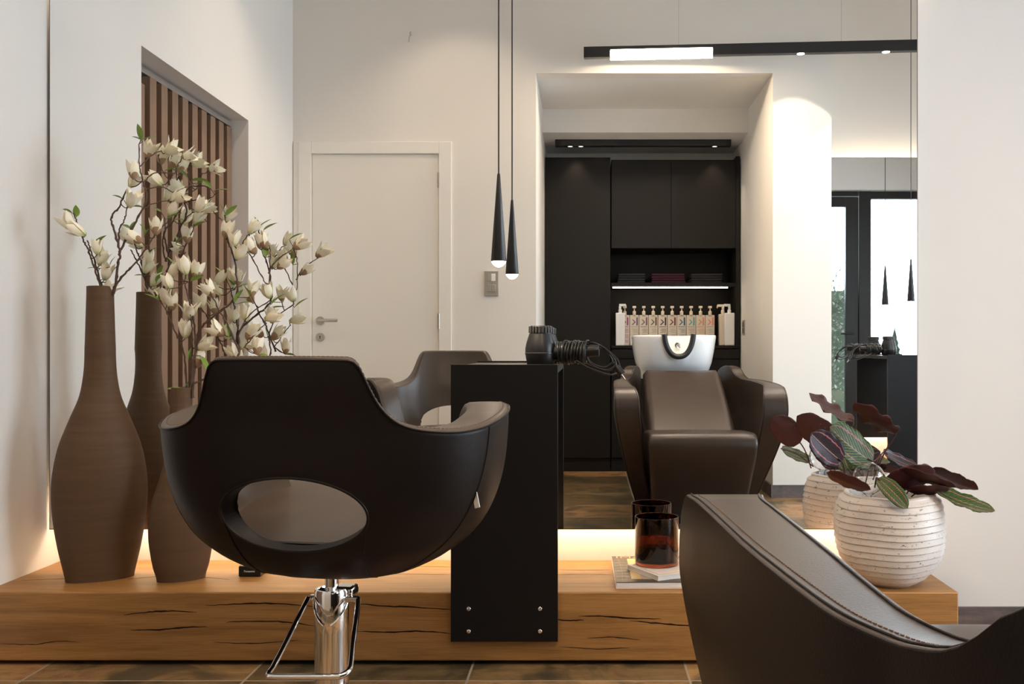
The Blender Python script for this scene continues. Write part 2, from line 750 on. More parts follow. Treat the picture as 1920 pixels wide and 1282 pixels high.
def lpiece(mb, y0, y1, z0, z1, off=0.0, th=0.3):
    mb.prism([(xl(y0) - off, y0), (xl(y1) - off, y1), (xl(y1) - off - th, y1), (xl(y0) - off - th, y0)], z0, z1)


lpiece(W, OY1, YF, 0, ZC)
lpiece(W, YB - 0.1, OY0, 0, ZC)
lpiece(W, OY0, OY1, OZ, ZC)
lpiece(W, OY0, OY1, 0, OZ, 0.16, 0.14)
struct(W.build('wall_left', M_WALL, smooth=False))

# back wall with alcove
W = MB()
W.box((-2.0, YB - 0.12, 0), (AX0, YB, ZC))
W.box((AX0, YB - 0.12, ZA1), (AX1, YB, ZC))
W.box((AX1, YB2 - 0.12, 0), (1.457, YB, ZC))
W.box((1.457, YB2 - 0.12, 0), (XR + 0.1, YB2, ZC))
struct(W.build('wall_back', M_WALLB, smooth=False))
W = MB()
W.box((AX0 - 0.12, -1.4, 0), (AX0, YB - 0.12, ZC))
struct(W.build('wall_alcove_left', M_WALL, smooth=False))
W = MB()
W.box((AX1, -1.4, 0), (AX1 + 0.12, YB2 - 0.12, ZC))
struct(W.build('wall_alcove_right', M_WALL, smooth=False))
W = MB()
W.box((AX0, -1.4, 0), (AX1, YA2, ZC))
struct(W.build('wall_alcove_back', M_WALL, smooth=False))
W = MB()
W.box((AX0, YA1, ZA1), (AX1, YB - 0.12, ZA1 + 0.1))
W.box((AX0, YA2, ZA2), (AX1, YA1, ZC))
o = struct(W.build('ceiling_alcove', M_CEIL, smooth=False))

# right wall, with a big unseen window added for daylight fill
W = MB()
W.box((XR, YB2, 0), (XR + 0.1, 0.8, ZC))
W.box((XR, 2.8, 0), (XR + 0.1, YF, ZC))
W.box((XR, 0.8, 0), (XR + 0.1, 2.8, 0.3))
W.box((XR, 0.8, 2.4), (XR + 0.1, 2.8, ZC))
struct(W.build('wall_right', M_WALL, smooth=False))

# skirting
S = MB()
S.box((1.056, YF - 0.012, 0), (1.81, YF, 0.056))
struct(S.build('baseboard_front', M_SKIRT, smooth=False))
S = MB()
S.box((AX1, YB, 0), (1.457, YB + 0.012, 0.075))
S.box((1.457, YB2, 0), (XR, YB2 + 0.012, 0.075))
S.box((AX0 - 0.22, YB, 0), (AX0, YB + 0.012, 0.075))
struct(S.build('baseboard_back', M_SKIRT, smooth=False))
S = MB()
S.box((AX1 - 0.012, -0.86, 0), (AX1, YB + 0.012, 0.075))
struct(S.build('baseboard_alcove', M_SKIRT, smooth=False))

# ------------------------------------------------------------------ slatted screen in the left wall
scr = thing('slatted_screen', 'walnut vertical slat screen standing in the tall recess of the left wall', 'screen', (-1.83, 1.8, 0))
b = MB()
b.prism([(xl(OY0) - 0.145, OY0 + 0.01), (xl(OY1) - 0.145, OY1 - 0.01), (xl(OY1) - 0.158, OY1 - 0.01), (xl(OY0) - 0.158, OY0 + 0.01)], 0.01, 1.94)
o = b.build('back_panel', M_SLATBACK, scr, smooth=False)
o.matrix_parent_inverse = Matrix.Translation((1.83, -1.8, 0))
for i in range(11):
    y0 = OY0 + 0.012 + i * 0.115
    if y0 + 0.062 > OY1:
        break
    b = MB()
    xa = xl(y0) - 0.082
    top = 2.015 if i < 9 else 1.965
    b.box((xa - 0.06, y0, 0.012), (xa, y0 + 0.062, top))
    o = b.build('slat', M_SLAT, scr, smooth=False, bevel=0.0015)
    o.matrix_parent_inverse = Matrix.Translation((1.83, -1.8, 0))
b = MB()
b.box((xl(1.8) - 0.145, OY0 + 0.02, 2.02), (xl(1.8) - 0.09, OY1 - 0.02, 2.045))
o = b.build('head_rail', M_ALU, scr, smooth=False)
o.matrix_parent_inverse = Matrix.Translation((1.83, -1.8, 0))

# ------------------------------------------------------------------ door seen in the mirror
DD = 2 * YM - YB


def rx(px, d=DD):
    return (px - VX) * d / FPX


def rz(py, d=DD):
    return EYE - (py - VY) * d / FPX


dx0, dx1, dzt = rx(586), rx(822), rz(290)
D = MB().box((dx0, YB - 0.03, 0.008), (dx1, YB + 0.004, dzt))
door = struct(D.build('door_1', M_DOOR, smooth=False, bevel=0.0015))
fx0, fx1, fzt = rx(561), rx(847), rz(266)
F = MB()
F.box((fx0, YB, 0), (dx0 - 0.004, YB + 0.016, fzt))
F.box((dx1 + 0.004, YB, 0), (fx1, YB + 0.016, fzt))
F.box((dx0 - 0.004, YB, dzt + 0.004), (dx1 + 0.004, YB + 0.016, fzt))
struct(F.build('trim_1', M_TRIM, smooth=False, bevel=0.003))
# shadow joint rebate
F = MB()
F.box((xl(YB) + 0.005, YB, 0), (fx0, YB + 0.008, fzt))
struct(F.build('trim_2', M_TRIM, smooth=False, bevel=0.002))


def rosette(x, z):
    return MB().lathe([(0.0001, 0), (0.0255, 0), (0.0255, 0.007), (0.024, 0.009), (0.0001, 0.009)], 32,
                      M=Matrix.Translation((x, YB + 0.004, z)) @ Matrix.Rotation(-PI / 2, 4, 'X'))


hx, hz = rx(601), rz(601)
hnd = rosette(hx, hz)
hnd.tube([(hx, YB + 0.01, hz), (hx, YB + 0.052, hz), (hx + 0.012, YB + 0.058, hz), (hx + 0.113, YB + 0.058, hz)], 0.0095, 16)
hnd.build('door_handle', M_STEEL, door, ang=50)
kz = rz(632)
k = rosette(hx, kz)
k.build('lock_rosette', M_STEEL, door, ang=50)
k = MB()
k.lathe([(0.0001, 0), (0.004, 0), (0.004, 0.0012), (0.0001, 0.0012)], 16, M=Matrix.Translation((hx, YB + 0.0125, kz + 0.004)) @ Matrix.Rotation(-PI / 2, 4, 'X'))
k.box((hx - 0.002, YB + 0.0125, kz - 0.009), (hx + 0.002, YB + 0.0137, kz + 0.004))
k.build('keyhole', M_BLACKP, door)
for pyc in (338, 602):
    z = rz(pyc)
    h = MB()
    h.lathe([(0.0001, -0.045), (0.007, -0.045), (0.007, 0.045), (0.0001, 0.045)], 14, (dx1 + 0.004, YB + 0.012, z))
    h.box((dx1 - 0.006, YB + 0.003, z - 0.044), (dx1 + 0.003, YB + 0.006, z + 0.044))
    h.build('hinge', M_STEEL, door, ang=50)

# switch plate, nail
sx, sz = rx(921.5), rz(531.5)
sw = thing('light_switch', 'champagne grey double light switch plate on the wall between door and alcove', 'switch', (sx, YB, sz))
MB().box((-0.042, 0, -0.074), (0.042, 0.009, 0.074)).build('plate', M_GREYPL, sw, bevel=0.002)
for zc in (0.036, -0.028):
    for q, xa in enumerate((-0.024, 0.0005)):
        b = MB().box((xa, 0.009, zc - 0.022), (xa + 0.0235, 0.0125, zc + 0.022))
        b.build('rocker', M_TRIM if (zc > 0 and q == 1) else M_GREYPL, sw, bevel=0.0012)
hk = MB()
hx2, hz2 = rx(770), rz(66)
hk.tube([(hx2, YB - 0.002, hz2), (hx2, YB + 0.02, hz2 + 0.002), (hx2 + 0.004, YB + 0.024, hz2 + 0.014)], 0.004, 8)
hk.tube([(hx2, YB + 0.018, hz2), (hx2 - 0.006, YB + 0.019, hz2 - 0.02), (hx2 - 0.010, YB + 0.012, hz2 - 0.045)], 0.0022, 8)
tag(hk.build('wall_hook', M_STEEL), 'small bare metal hook screwed high into the wall above the white door', 'hook')

# ------------------------------------------------------------------ mirrors with LED glow
def make_mirror(name, x0, x1, z0, z1, ypl, ywall, label):
    """ypl: plane of the silvering, ywall: wall behind"""
    s = 1 if ywall > ypl else -1
    t = thing(name, label, 'mirror', ((x0 + x1) / 2, ywall, (z0 + z1) / 2))
    inv = Matrix.Translation((-(x0 + x1) / 2, -ywall, -(z0 + z1) / 2))

    def pt(o):
        o.matrix_parent_inverse = inv
        return o
    a, bb = sorted((ypl, ypl + s * 0.006))
    pt(MB().box((x0 + .0025, a, z0 + .0025), (x1 - .0025, bb, z1 - .0025)).build('mirror_glass', M_MIRROR, t, smooth=False))
    e = MB()
    a, bb = sorted((ypl + s * 0.0008, ypl + s * 0.007))
    e.box((x0, a, z0), (x0 + .0024, bb, z1)); e.box((x1 - .0024, a, z0), (x1, bb, z1))
    e.box((x0, a, z0), (x1, bb, z0 + .0024)); e.box((x0, a, z1 - .0024), (x1, bb, z1))
    pt(e.build('edge_profile', M_EDGE, t, smooth=False))
    a, bb = sorted((ypl + s * 0.0075, ywall - s * 0.0005))
    pt(MB().box((x0 + .06, a, z0 + .05), (x1 - .06, bb, z1 - .05)).build('mounting_box', M_TRIM, t, smooth=False))
    # strips sit just above the lower edge / below the upper edge, behind the pane
    yc = (ypl + ywall) / 2
    pt(MB().box((x0 + .04, yc - .006, z0 + .034), (x1 - .05, yc + .006, z0 + .046)).build('led_strip', M_LEAD, t, smooth=False))
    pt(MB().box((x0 + .04, yc - .006, z1 - .046), (x1 - .05, yc + .006, z1 - .034)).build('led_strip', M_LEDTOP, t, smooth=False))
    return t


make_mirror('wall_mirror', -1.695, 1.044, 0.322, 2.085, YM, YF, 'huge frameless mirror on the wall above the oak beam, glowing along its lower edge')
make_mirror('wall_mirror', 1.50, 3.4, 0.328, 2.085, YM2, YB2, 'second mirror on the opposite wall beside the white column, facing the large mirror')

# ------------------------------------------------------------------ oak beams
def cracks(lst, yface, outward, parent, inv, top=False, w=0.0022):
    for pts in lst:
        c = MB()
        vs, fs = [], []
        sp = spline([Vector((p[0], p[1], 0)) for p in pts], 6)
        n = len(sp)
        for i, p in enumerate(sp):
            t = i / (n - 1)
            hw = w * (math.sin(PI * min(max(t, 0.02), 0.98)) ** 0.6) * (0.7 + 0.5 * random.random())
            jz = random.uniform(-0.0009, 0.0009)
            if top:
                vs += [(p.x, p.y + jz - hw, yface), (p.x, p.y + jz + hw, yface), (p.x, p.y + jz, yface - 0.004)]
            else:
                vs += [(p.x, yface, p.y + jz - hw), (p.x, yface, p.y + jz + hw), (p.x, yface - outward * 0.004, p.y + jz)]
        for i in range(n - 1):
            a, b2 = 3 * i, 3 * i + 3
            fs += [(a, a + 1, b2 + 1, b2), (a + 1, a + 2, b2 + 2, b2 + 1), (a + 2, a, b2, b2 + 2)]
        c.add(vs, fs)
        o = c.build('crack', M_CRACK, parent, smooth=False)
        o.matrix_parent_inverse = inv


beam = thing('oak_beam_bench', 'thick cracked honey oak beam running along the wall under the large mirror', 'bench', (-0.33, 3.0, 0))
INVB = Matrix.Translation((0.33, -3.0, 0))
b = MB()
nx = 60
x0b, x1b, y0b, y1b, z0b, z1b = -1.705, 1.050, 2.80, YF - 0.001, 0.012, 0.206
b.prism([(x0b - 0.004, y0b), (x1b, y0b), (x1b + 0.003, y1b), (x0b, y1b)], z0b, z1b)
o = b.build('beam', M_OAK, beam, bevel=0.004, seg=2)
o.matrix_parent_inverse = INVB
fz = lambda px, py: ((px - VX) * 2.8 / FPX, EYE - (py - VY) * 2.8 / FPX)
front = [[(232, 1152), (280, 1147), (315, 1145), (370, 1147)], [(245, 1181), (300, 1180), (345, 1176), (388, 1175)],
         [(385, 1135), (450, 1132), (520, 1131), (590, 1137)], [(425, 1166), (480, 1164), (540, 1166), (590, 1173)],
         [(660, 1130), (720, 1136), (780, 1138), (850, 1143)], [(670, 1183), (730, 1185), (790, 1183), (850, 1188)],
         [(1040, 1161), (1070, 1163), (1095, 1162)], [(1085, 1155), (1130, 1155), (1185, 1159), (1240, 1160)],
         [(1180, 1163), (1230, 1168), (1285, 1172), (1330, 1170)], [(0, 1206), (60, 1208), (110, 1202), (150, 1203)],
         [(1100, 1196), (1150, 1194), (1200, 1200)], [(400, 1203), (470, 1206), (560, 1200)], [(1050, 1212), (1120, 1216), (1180, 1214)]]
cracks([[fz(*p) for p in c] for c in front[:9]], 2.7996, -1, beam, INVB, w=0.0021)
cracks([[fz(*p) for p in c] for c in front[9:]], 2.7996, -1, beam, INVB, w=0.0012)
tz = lambda px, py: ((px - VX) * (0.694 * FPX / (py - VY)) / FPX, 0.694 * FPX / (py - VY))
tops = [[(240, 1086), (290, 1081), (350, 1080), (430, 1086)], [(480, 1072), (560, 1075), (640, 1070)], [(650, 1078), (740, 1076), (845, 1077)],
        [(720, 1066), (780, 1062), (845, 1063)], [(1046, 1068), (1090, 1069), (1145, 1068)], [(1046, 1077), (1100, 1076), (1146, 1077)],
        [(40, 1088), (110, 1085), (180, 1084)]]
cracks([[tz(*p) for p in c] for c in tops], 0.2064, 1, beam, INVB, top=True, w=0.0014)

beam2 = thing('oak_beam_bench', 'oak beam under the opposite mirror, seen only as a reflection behind the plant', 'bench', (2.45, 0.15, 0))
o = MB().box((1.56, YB2 + 0.013, 0.012), (3.3, 0.358, 0.206)).build('beam', M_OAK, beam2, bevel=0.004)
o.matrix_parent_inverse = Matrix.Translation((-2.45, -0.15, 0))


# ------------------------------------------------------------------ black styling stations
def station(label, loc, rz_):
    t = thing('styling_station', label, 'styling station', loc, rz_)
    # local: +x right, +y toward the mirror; panel front face at y=0
    MB().box((-0.15, 0, 0.072), (0.15, 0.0185, 0.849)).build('front_panel', M_BLACK, t, bevel=0.0008)
    MB().box((-0.1495, 0.0185, 0.824), (0.1495, 0.346, 0.843)).build('shelf_top', M_BLACK, t, bevel=0.0008)
    for (sx_, sz_) in ((-0.1, 0.164), (0.1, 0.164), (-0.1, 0.101), (0.1, 0.101)):
        s = MB().lathe([(0.0001, 0), (0.0062, 0), (0.0062, 0.0010), (0.0048, 0.0022), (0.0020, 0.0024), (0.0018, 0.0012), (0.0001, 0.0012)], 20,
                       M=Matrix.Translation((sx_, 0, sz_)) @ Matrix.Rotation(PI / 2, 4, 'X'))
        s.build('screw', M_CHROME, t, ang=60)
    return t


station('matt black upright styling station with four screws, standing before the large mirror', (-0.231, 2.7805, 0), 0)
station('black styling station before the opposite mirror, seen only as a reflection at far right', (1.936, 0.3775, 0), PI)

# ------------------------------------------------------------------ hair dryers
def dryer(label, loc, rz_):
    t = thing('hair_dryer', label, 'hair dryer', loc, rz_, None)
    prof = [(0.0001, 0), (0.038, 0), (0.041, 0.003), (0.0445, 0.022), (0.0465, 0.034), (0.0462, 0.050), (0.043, 0.067), (0.037, 0.085), (0.0345, 0.094), (0.0001, 0.094)]
    MB().lathe(prof, 40).build('housing', M_BLACKP, t)
    r = MB()
    r.lathe([(0.0468, 0.0335), (0.0474, 0.035), (0.0474, 0.037), (0.0468, 0.0385)], 40)
    r.build('trim_ring', mat('gloss_black_ring', (0.03, 0.03, 0.03), 0.1), t)
    c = MB().lathe([(0.0001, 0.094), (0.0325, 0.094), (0.0325, 0.115), (0.030, 0.118), (0.0001, 0.118)], 32)
    for k in range(22):
        a = 2 * PI * k / 22
        c.box((-0.003, 0.031, 0.096), (0.003, 0.0362, 0.116), M=Matrix.Rotation(a, 4, 'Z'))
    c.build('filter_cap', M_RUBBER, t, bevel=0.0006)
    # handle lies horizontally to local +x
    h = MB()
    hp = spline([(0.030, 0.0, 0.038), (0.06, 0, 0.037), (0.12, 0, 0.040), (0.16, 0, 0.043), (0.175, 0, 0.043)], 6)
    h.tube(hp, [0.0225 - 0.006 * i / (len(hp) - 1) for i in range(len(hp))], 20)
    h.build('handle', M_BLACKP, t, ang=50)
    # cord wound round the handle
    cb = MB()
    rnd = random.Random(3)
    pts = []
    turns = 13
    for i in range(turns * 14):
        a = 2 * PI * i / 14
        x = 0.049 + 0.090 * i / (turns * 14) + 0.002 * math.sin(a * 0.37)
        rr = 0.0285 + 0.0020 * math.sin(i * 0.21) + rnd.uniform(-0.0004, 0.0004)
        pts.append((x, rr * math.cos(a), 0.038 + rr * math.sin(a) * 1.05))
    cb.tube(spline(pts, 1), 0.0030, 8)
    pts = []
    for i in range(8 * 14):
        a = 2 * PI * i / 14
        x = 0.140 - 0.075 * i / (8 * 14) + 0.006 * math.sin(a + 1)
        rr = 0.033 + 0.0025 * math.sin(i * 0.33)
        pts.append((x, rr * math.cos(a), 0.038 + rr * math.sin(a) * 1.02))
    cb.tube(pts, 0.0028, 8)
    cb.tube(spline([(0.135, 0.02, 0.062), (0.16, 0.01, 0.066), (0.20, -0.01, 0.044), (0.225, -0.02, 0.006), (0.20, -0.02, -0.014), (0.16, -0.02, -0.002), (0.14, -0.01, 0.022), (0.15, 0.0, 0.048), (0.19, 0.012, 0.048), (0.228, 0.005, 0.018), (0.238, -0.008, -0.010)], 8), 0.0030, 8)
    cb.tube(spline([(0.11, -0.03, 0.014), (0.14, -0.036, -0.004), (0.175, -0.03, -0.018), (0.212, -0.022, -0.028), (0.236, -0.015, -0.018)], 8), 0.0030, 8)
    cb.build('power_cord', M_BLACKP, t, ang=60)
    p = MB()
    Mx = Matrix.Translation((0.238, -0.012, -0.020)) @ Matrix.Rotation(math.radians(-35), 4, 'Y')
    p.lathe([(0.0001, -0.024), (0.0075, -0.024), (0.011, -0.010), (0.0115, 0.008), (0.0001, 0.008)], 16, M=Mx @ Matrix.Rotation(PI, 4, 'X'))
    p.build('plug', M_BLACKP, t, ang=50)
    for dy in (-0.006, 0.006):
        MB().tube([Mx @ Vector((0, dy, -0.006)), Mx @ Vector((0, dy, -0.026))], 0.0022, 8).build('plug_pin', M_CHROME, t)
    return t


DR = P(1014, 681, 2.97)
dry1 = dryer('black hair dryer with cord wound round its handle, on the station top', (DR.x, 2.965, 0.8435), math.radians(-4))
dryer('hair dryer on the opposite station, seen only as a reflection at the far right', (1.846, 0.193, 0.8435), PI + 0.05)


# ------------------------------------------------------------------ pendants
def pendant(label, x, y, zb):
    t = thing('pendant_lamp', label, 'pendant lamp', (x, y, zb))
    MB().lathe([(0.0001, 0.266), (0.0038, 0.266), (0.0045, 0.262), (0.0225, 0.014), (0.0215, 0.012), (0.0001, 0.02)], 40).build('cone_shade', M_BLACKM, t, ang=50)
    MB().lathe([(0.0001, -0.0045), (0.006, -0.0035), (0.0125, 0.0005), (0.018, 0.006), (0.0212, 0.0125), (0.0001, 0.0126)], 32).build('bulb', M_BULB, t, ang=60)
    MB().tube([(0, 0, 0.262), (0, 0, ZC - zb - 0.02)], 0.0022, 8).build('cable', M_BLACKM, t)
    MB().lathe([(0.0001, 0), (0.04, 0), (0.04, 0.022), (0.0001, 0.022)], 32, (0, 0, ZC - zb - 0.0225)).build('ceiling_rose', M_BLACKM, t, ang=50)
    light('pendant_glow', 'SPOT', (x, y, zb - 0.008), 9, WARM, spot=math.radians(120), blend=0.8, radius=0.02)
    return t


pendant('slim black cone pendant lamp hanging above the black styling station', -0.2546, 2.87, 1.133)
pendant('slim black cone pendant by the opposite mirror, seen only as a reflection at far right', 1.951, 0.288, 1.158)

# ------------------------------------------------------------------ linear suspended lamp (behind the camera, reflected)
LL = thing('linear_suspension_lamp', 'long black linear lamp hung on thin wires, glowing section near its left end', 'linear lamp', (0, 0.5, 2.6))
lp0 = R(1095, 99, 5.80)
lp1 = R(1718, 91, 5.66)
dirv = (lp1 - lp0)
dirv.z = 0
yaw = math.atan2(dirv.y, dirv.x)
LL.location = (lp0.x, lp0.y, 2.612)
LL.rotation_euler = (0, 0, yaw)
Llen = 2.55
zb_, hh, ww = -0.030, 0.062, 0.045
MB().box((0, -ww / 2, zb_), (Llen, ww / 2, zb_ + hh)).build('profile', M_BLACKM, LL, bevel=0.001)
sc_ = 5.76 / FPX
dxa, dxb = (1145 - 1095) * sc_, (1336 - 1095) * sc_
MB().box((dxa, -ww / 2 - 0.0, zb_ - 0.004), (dxb, ww / 2 + 0.006, zb_ + 0.042)).build('diffuser', M_DIFF, LL, bevel=0.006, seg=3)
for px in (1503, 1660, 1790):
    xs = (px - 1095) * sc_ * 0.99
    MB().lathe([(0.0001, zb_ - 0.0015), (0.017, zb_ - 0.0015), (0.021, zb_ - 0.001), (0.0215, zb_ + 0.001), (0.0001, zb_ + 0.001)], 28, (xs, 0.0, 0)).build('spot_lens', M_SPOT, LL)
    wp = Matrix.Rotation(yaw, 4, 'Z') @ Vector((xs, 0, zb_ - 0.006)) + LL.location
    light('lamp_spot', 'SPOT', wp, 34, (1.0, 0.86, 0.72), spot=math.radians(92), blend=0.18, radius=0.012)
for px in (1273, 1573):
    xs = (px - 1095) * sc_
    MB().tube([(xs, 0, zb_ + hh), (xs, 0, ZC - 2.613)], 0.0009, 6).build('suspension_wire', M_STEEL, LL)
wp = Matrix.Rotation(yaw, 4, 'Z') @ Vector(((dxa + dxb) / 2, 0, zb_ - 0.008)) + LL.location
a = light('lamp_diffuser_glow', 'AREA', wp, 14, WARMW, rot=(0, 0, yaw), size=dxb - dxa, size_y=0.04)

# alcove track lamp on the low ceiling
ta, tb = R(1041, 258, 0), None
zt = ZA2
dT = (zt - 0.045 - EYE) * FPX / (VY - 273)
yT = 2 * YM - dT
TL = thing('ceiling_track_lamp', 'short black spotlight bar fixed under the low alcove ceiling above the wash unit', 'ceiling lamp', (rx(1041, dT), yT - 0.03, zt))
Lt = rx(1371, dT) - rx(1041, dT)
MB().box((0, -0.03, -0.045), (Lt, 0.03, -0.0005)).build('profile', M_BLACKM, TL, bevel=0.001)
for px in (1069, 1089, 1341):
    MB().lathe([(0.0001, -0.0462), (0.013, -0.0462), (0.017, -0.0456), (0.0172, -0.044), (0.0001, -0.044)], 24, (rx(px, dT) - rx(1041, dT), 0.0, 0)).build('spot_lens', M_SPOTDIM, TL)
for px in (1080, 1341):
    light('track_spot', 'SPOT', (rx(px, dT), yT - 0.03, zt - 0.05), 4, WARMW, spot=math.radians(80), blend=0.6, radius=0.02)

# out-of-view ceiling spots, added to fill the room with light
cs0 = None
for i, (x, y, w) in enumerate(FILL_SPOTS):
    if cs0 is None:
        cs0 = thing('added_fill_spot', 'round white ceiling spot added out of view as fill light', 'added fill spot', (x, y, ZC), 0, 'added fill spots in the ceiling')
        MB().lathe([(0.036, -0.002), (0.045, -0.004), (0.048, -0.0005)], 28).build('ring', M_TRIM, cs0)
        MB().lathe([(0.0001, -0.0015), (0.036, -0.0015)], 28).build('lens', M_SPOT, cs0)
        o = cs0
    else:
        o = copy_tree(cs0)
        o.location = (x, y, ZC)
    light('fill_spot_light', 'SPOT', (x, y, ZC - 0.01), w * SPOT_GAIN, WARMW, spot=math.radians(115), blend=0.8, radius=0.045)

# ------------------------------------------------------------------ glazed door and window (seen through both mirrors)
yo = YF + 0.08
gd = MB()
gd.box((1.84, yo, 0.01), (1.93, yo + 0.06, 2.33)); gd.box((2.48, yo, 0.01), (2.60, yo + 0.06, 2.33))
gd.box((1.93, yo, 2.236), (2.48, yo + 0.06, 2.33)); gd.box((1.93, yo, 0.01), (2.48, yo + 0.06, 0.12))
gdo = struct(gd.build('door_2', M_BLACKM, smooth=False, bevel=0.003))
MB().box((1.925, yo + 0.025, 0.11), (2.485, yo + 0.033, 2.24)).build('glass_pane', M_PANE, gdo, smooth=False)
MB().tube([(2.54, yo, 1.02), (2.54, yo - 0.05, 1.02), (2.42, yo - 0.05, 1.02)], 0.009, 10).build('door_handle', M_BLACKM, gdo)
wf = MB()
wf.box((2.605, yo - 0.01, 0.0), (2.72, yo + 0.07, 2.38)); wf.box((3.50, yo, 0.0), (3.60, yo + 0.06, 2.38))
wf.box((1.82, yo - 0.01, 2.335), (2.60, yo + 0.07, 2.38)); wf.box((2.72, yo, 2.31), (3.50, yo + 0.06, 2.38)); wf.box((2.72, yo, 0.0), (3.50, yo + 0.06, 0.80))
wfo = struct(wf.build('window_1', M_BLACKM, smooth=False, bevel=0.003))
MB().box((2.715, yo + 0.025, 0.79), (3.505, yo + 0.033, 2.32)).build('glass_pane', M_PANE, wfo, smooth=False)
w2 = MB()  # out-of-view window in the right wall, added to let in fill daylight
for (a_, b_) in (((XR + .02, 0.8, 0.3), (XR + .08, 0.86, 2.4)), ((XR + .02, 2.74, 0.3), (XR + .08, 2.8, 2.4)), ((XR + .02, 0.86, 0.3), (XR + .08, 2.74, 0.36)),
                 ((XR + .02, 0.86, 2.34), (XR + .08, 2.74, 2.4)), ((XR + .02, 1.77, 0.36), (XR + .08, 1.83, 2.34))):
    w2.box(a_, b_)
w2o = struct(w2.build('added_fill_window', M_BLACKM, smooth=False))
MB().box((XR + .045, 0.85, 0.35), (XR + .052, 2.75, 2.35)).build('glass_pane', M_PANE, w2o, smooth=False)
# outdoors
struct(MB().box((-4, YF + 0.3, -0.12), (14, 40, -0.02)).build('ground', M_GROUND, smooth=False))
fe = thing('garden_fence', 'green painted board fence beyond the glazed door, seen in the mirrors', 'fence', (2.2, 5.1, 0))
for i in range(7):
    b = MB().box((-1.2, 0.012 * (i % 2), -0.02 + i * 0.22), (0.78, 0.025 + 0.012 * (i % 2), 0.212 + i * 0.22))
    b.build('board', M_OUTGREEN, fe, smooth=False)
iv = MB()
rnd = random.Random(5)
for i in range(2600):
    x = rnd.uniform(1.6, 3.05); z = rnd.triangular(0.0, 1.85, 1.5); y = 5.03 + rnd.uniform(-0.10, 0.03)
    s = rnd.uniform(0.012, 0.032)
    Mx = Matrix.Translation((x, y, z)) @ Matrix.Rotation(rnd.uniform(0, 6.28), 4, 'Z') @ Matrix.Rotation(rnd.uniform(-1.2, 1.2), 4, 'X')
    iv.add([Mx @ Vector(p) for p in ((0, -s, 0), (s * .7, 0, 0.004), (0, s, 0), (-s * .7, 0, 0.004))], [(0, 1, 2, 3)])
ivo = tag(iv.build('ivy', M_IVY, smooth=False), 'tangle of pale ivy leaves over the green garden fence', 'ivy')
ivo['kind'] = 'stuff'
for i, (x, h) in enumerate(((5.3, 2.3), (6.0, 1.5), (6.7, 1.35), (7.4, 1.65), (8.1, 1.3), (8.8, 1.8), (9.5, 1.5))):
    t = MB()
    prof = []
    for k in range(9):
        z = h * (0.08 + 0.92 * k / 8)
        r_ = 0.26 * (1 - k / 8) + 0.01
        prof += [(r_ + 0.05 * (1 - k / 8), z - 0.03), (r_ * 0.75, z + 0.03 * h)]
    t.lathe([(0.06, 0)] + prof + [(0.0001, h + 0.05)], 12, (x + 0.5, 17, -0.02))
    tag(t.build('fir_tree', M_FIR), 'small dark fir in the hedge row far outside the window', 'tree', 'firs in the hedge row outside')

# ================================================================== ALCOVE CABINETS
CF = 2 * YM - 7.12       # cabinet front plane
cx = lambda px: rx(px, 7.12)
cz = lambda py: rz(py, 7.12)
tall = thing('tall_cabinet', 'tall dark brown handleless cupboard filling the left of the alcove', 'cabinet', (cx(1084), CF, 0))


def rel(o, t):
    o.matrix_parent_inverse = Matrix.Translation(t.location).inverted()
    return o


X0, X1 = AX0 + 0.003, cx(1144.5)
rel(MB().box((X0, YA2 + .002, 0.0), (X1, CF - 0.02, cz(294))).build('body', M_CAB, tall, smooth=False), tall)
rel(MB().box((X0 + .001, CF - 0.0195, 0.10), (X1 - .001, CF, cz(300))).build('door', M_CAB, tall, bevel=0.001), tall)

uc = thing('wall_cabinet', 'dark brown two-door wall cupboard above the open niche', 'cabinet', (cx(1265), CF, cz(465)))
UX0, UX1, UM = cx(1146.5), AX1 - 0.008, cx(1259)
zt0, zt1 = cz(465), cz(298)
rel(MB().box((UX0, YA2 + .002, zt0), (UX1, CF - 0.03, zt1)).build('body', M_CAB, uc, smooth=False), uc)
for (a_, b_) in ((UX0 + .001, UM - .001), (UM + .001, cx(1380))):
    rel(MB().box((a_, CF - 0.0295, zt0 + .001), (b_, CF - 0.012, zt1 - 0.012)).build('door', M_CAB, uc, bevel=0.001), uc)

nb = thing('niche_shelving', 'dark open niche with one shelf and a light strip above the product bottles', 'shelving', (cx(1265), CF, cz(648)))
zs = cz(530)
zs1 = cz(537)
zcnt = cz(648)
rel(MB().box((UX0, YA2 + .002, zcnt + 0.001), (UX1, YA2 + .02, zt0 - .001)).build('back_panel', M_CAB, nb, smooth=False), nb)
rel(MB().box((cx(1380), YA2 + .02, zcnt + 0.001), (UX1, CF, zt1 + 0.02)).build('side_panel', M_CAB, nb, smooth=False), nb)
rel(MB().box((UX0, YA2 + .021, zs1), (cx(1380) - .001, CF - 0.01, zs)).build('shelf', M_CAB, nb, smooth=False), nb)
rel(MB().box((UX0 + .01, CF - 0.05, zs1 - 0.009), (cx(1366), CF - 0.036, zs1 - 0.001)).build('led_strip', M_LEDN, nb, smooth=False), nb)

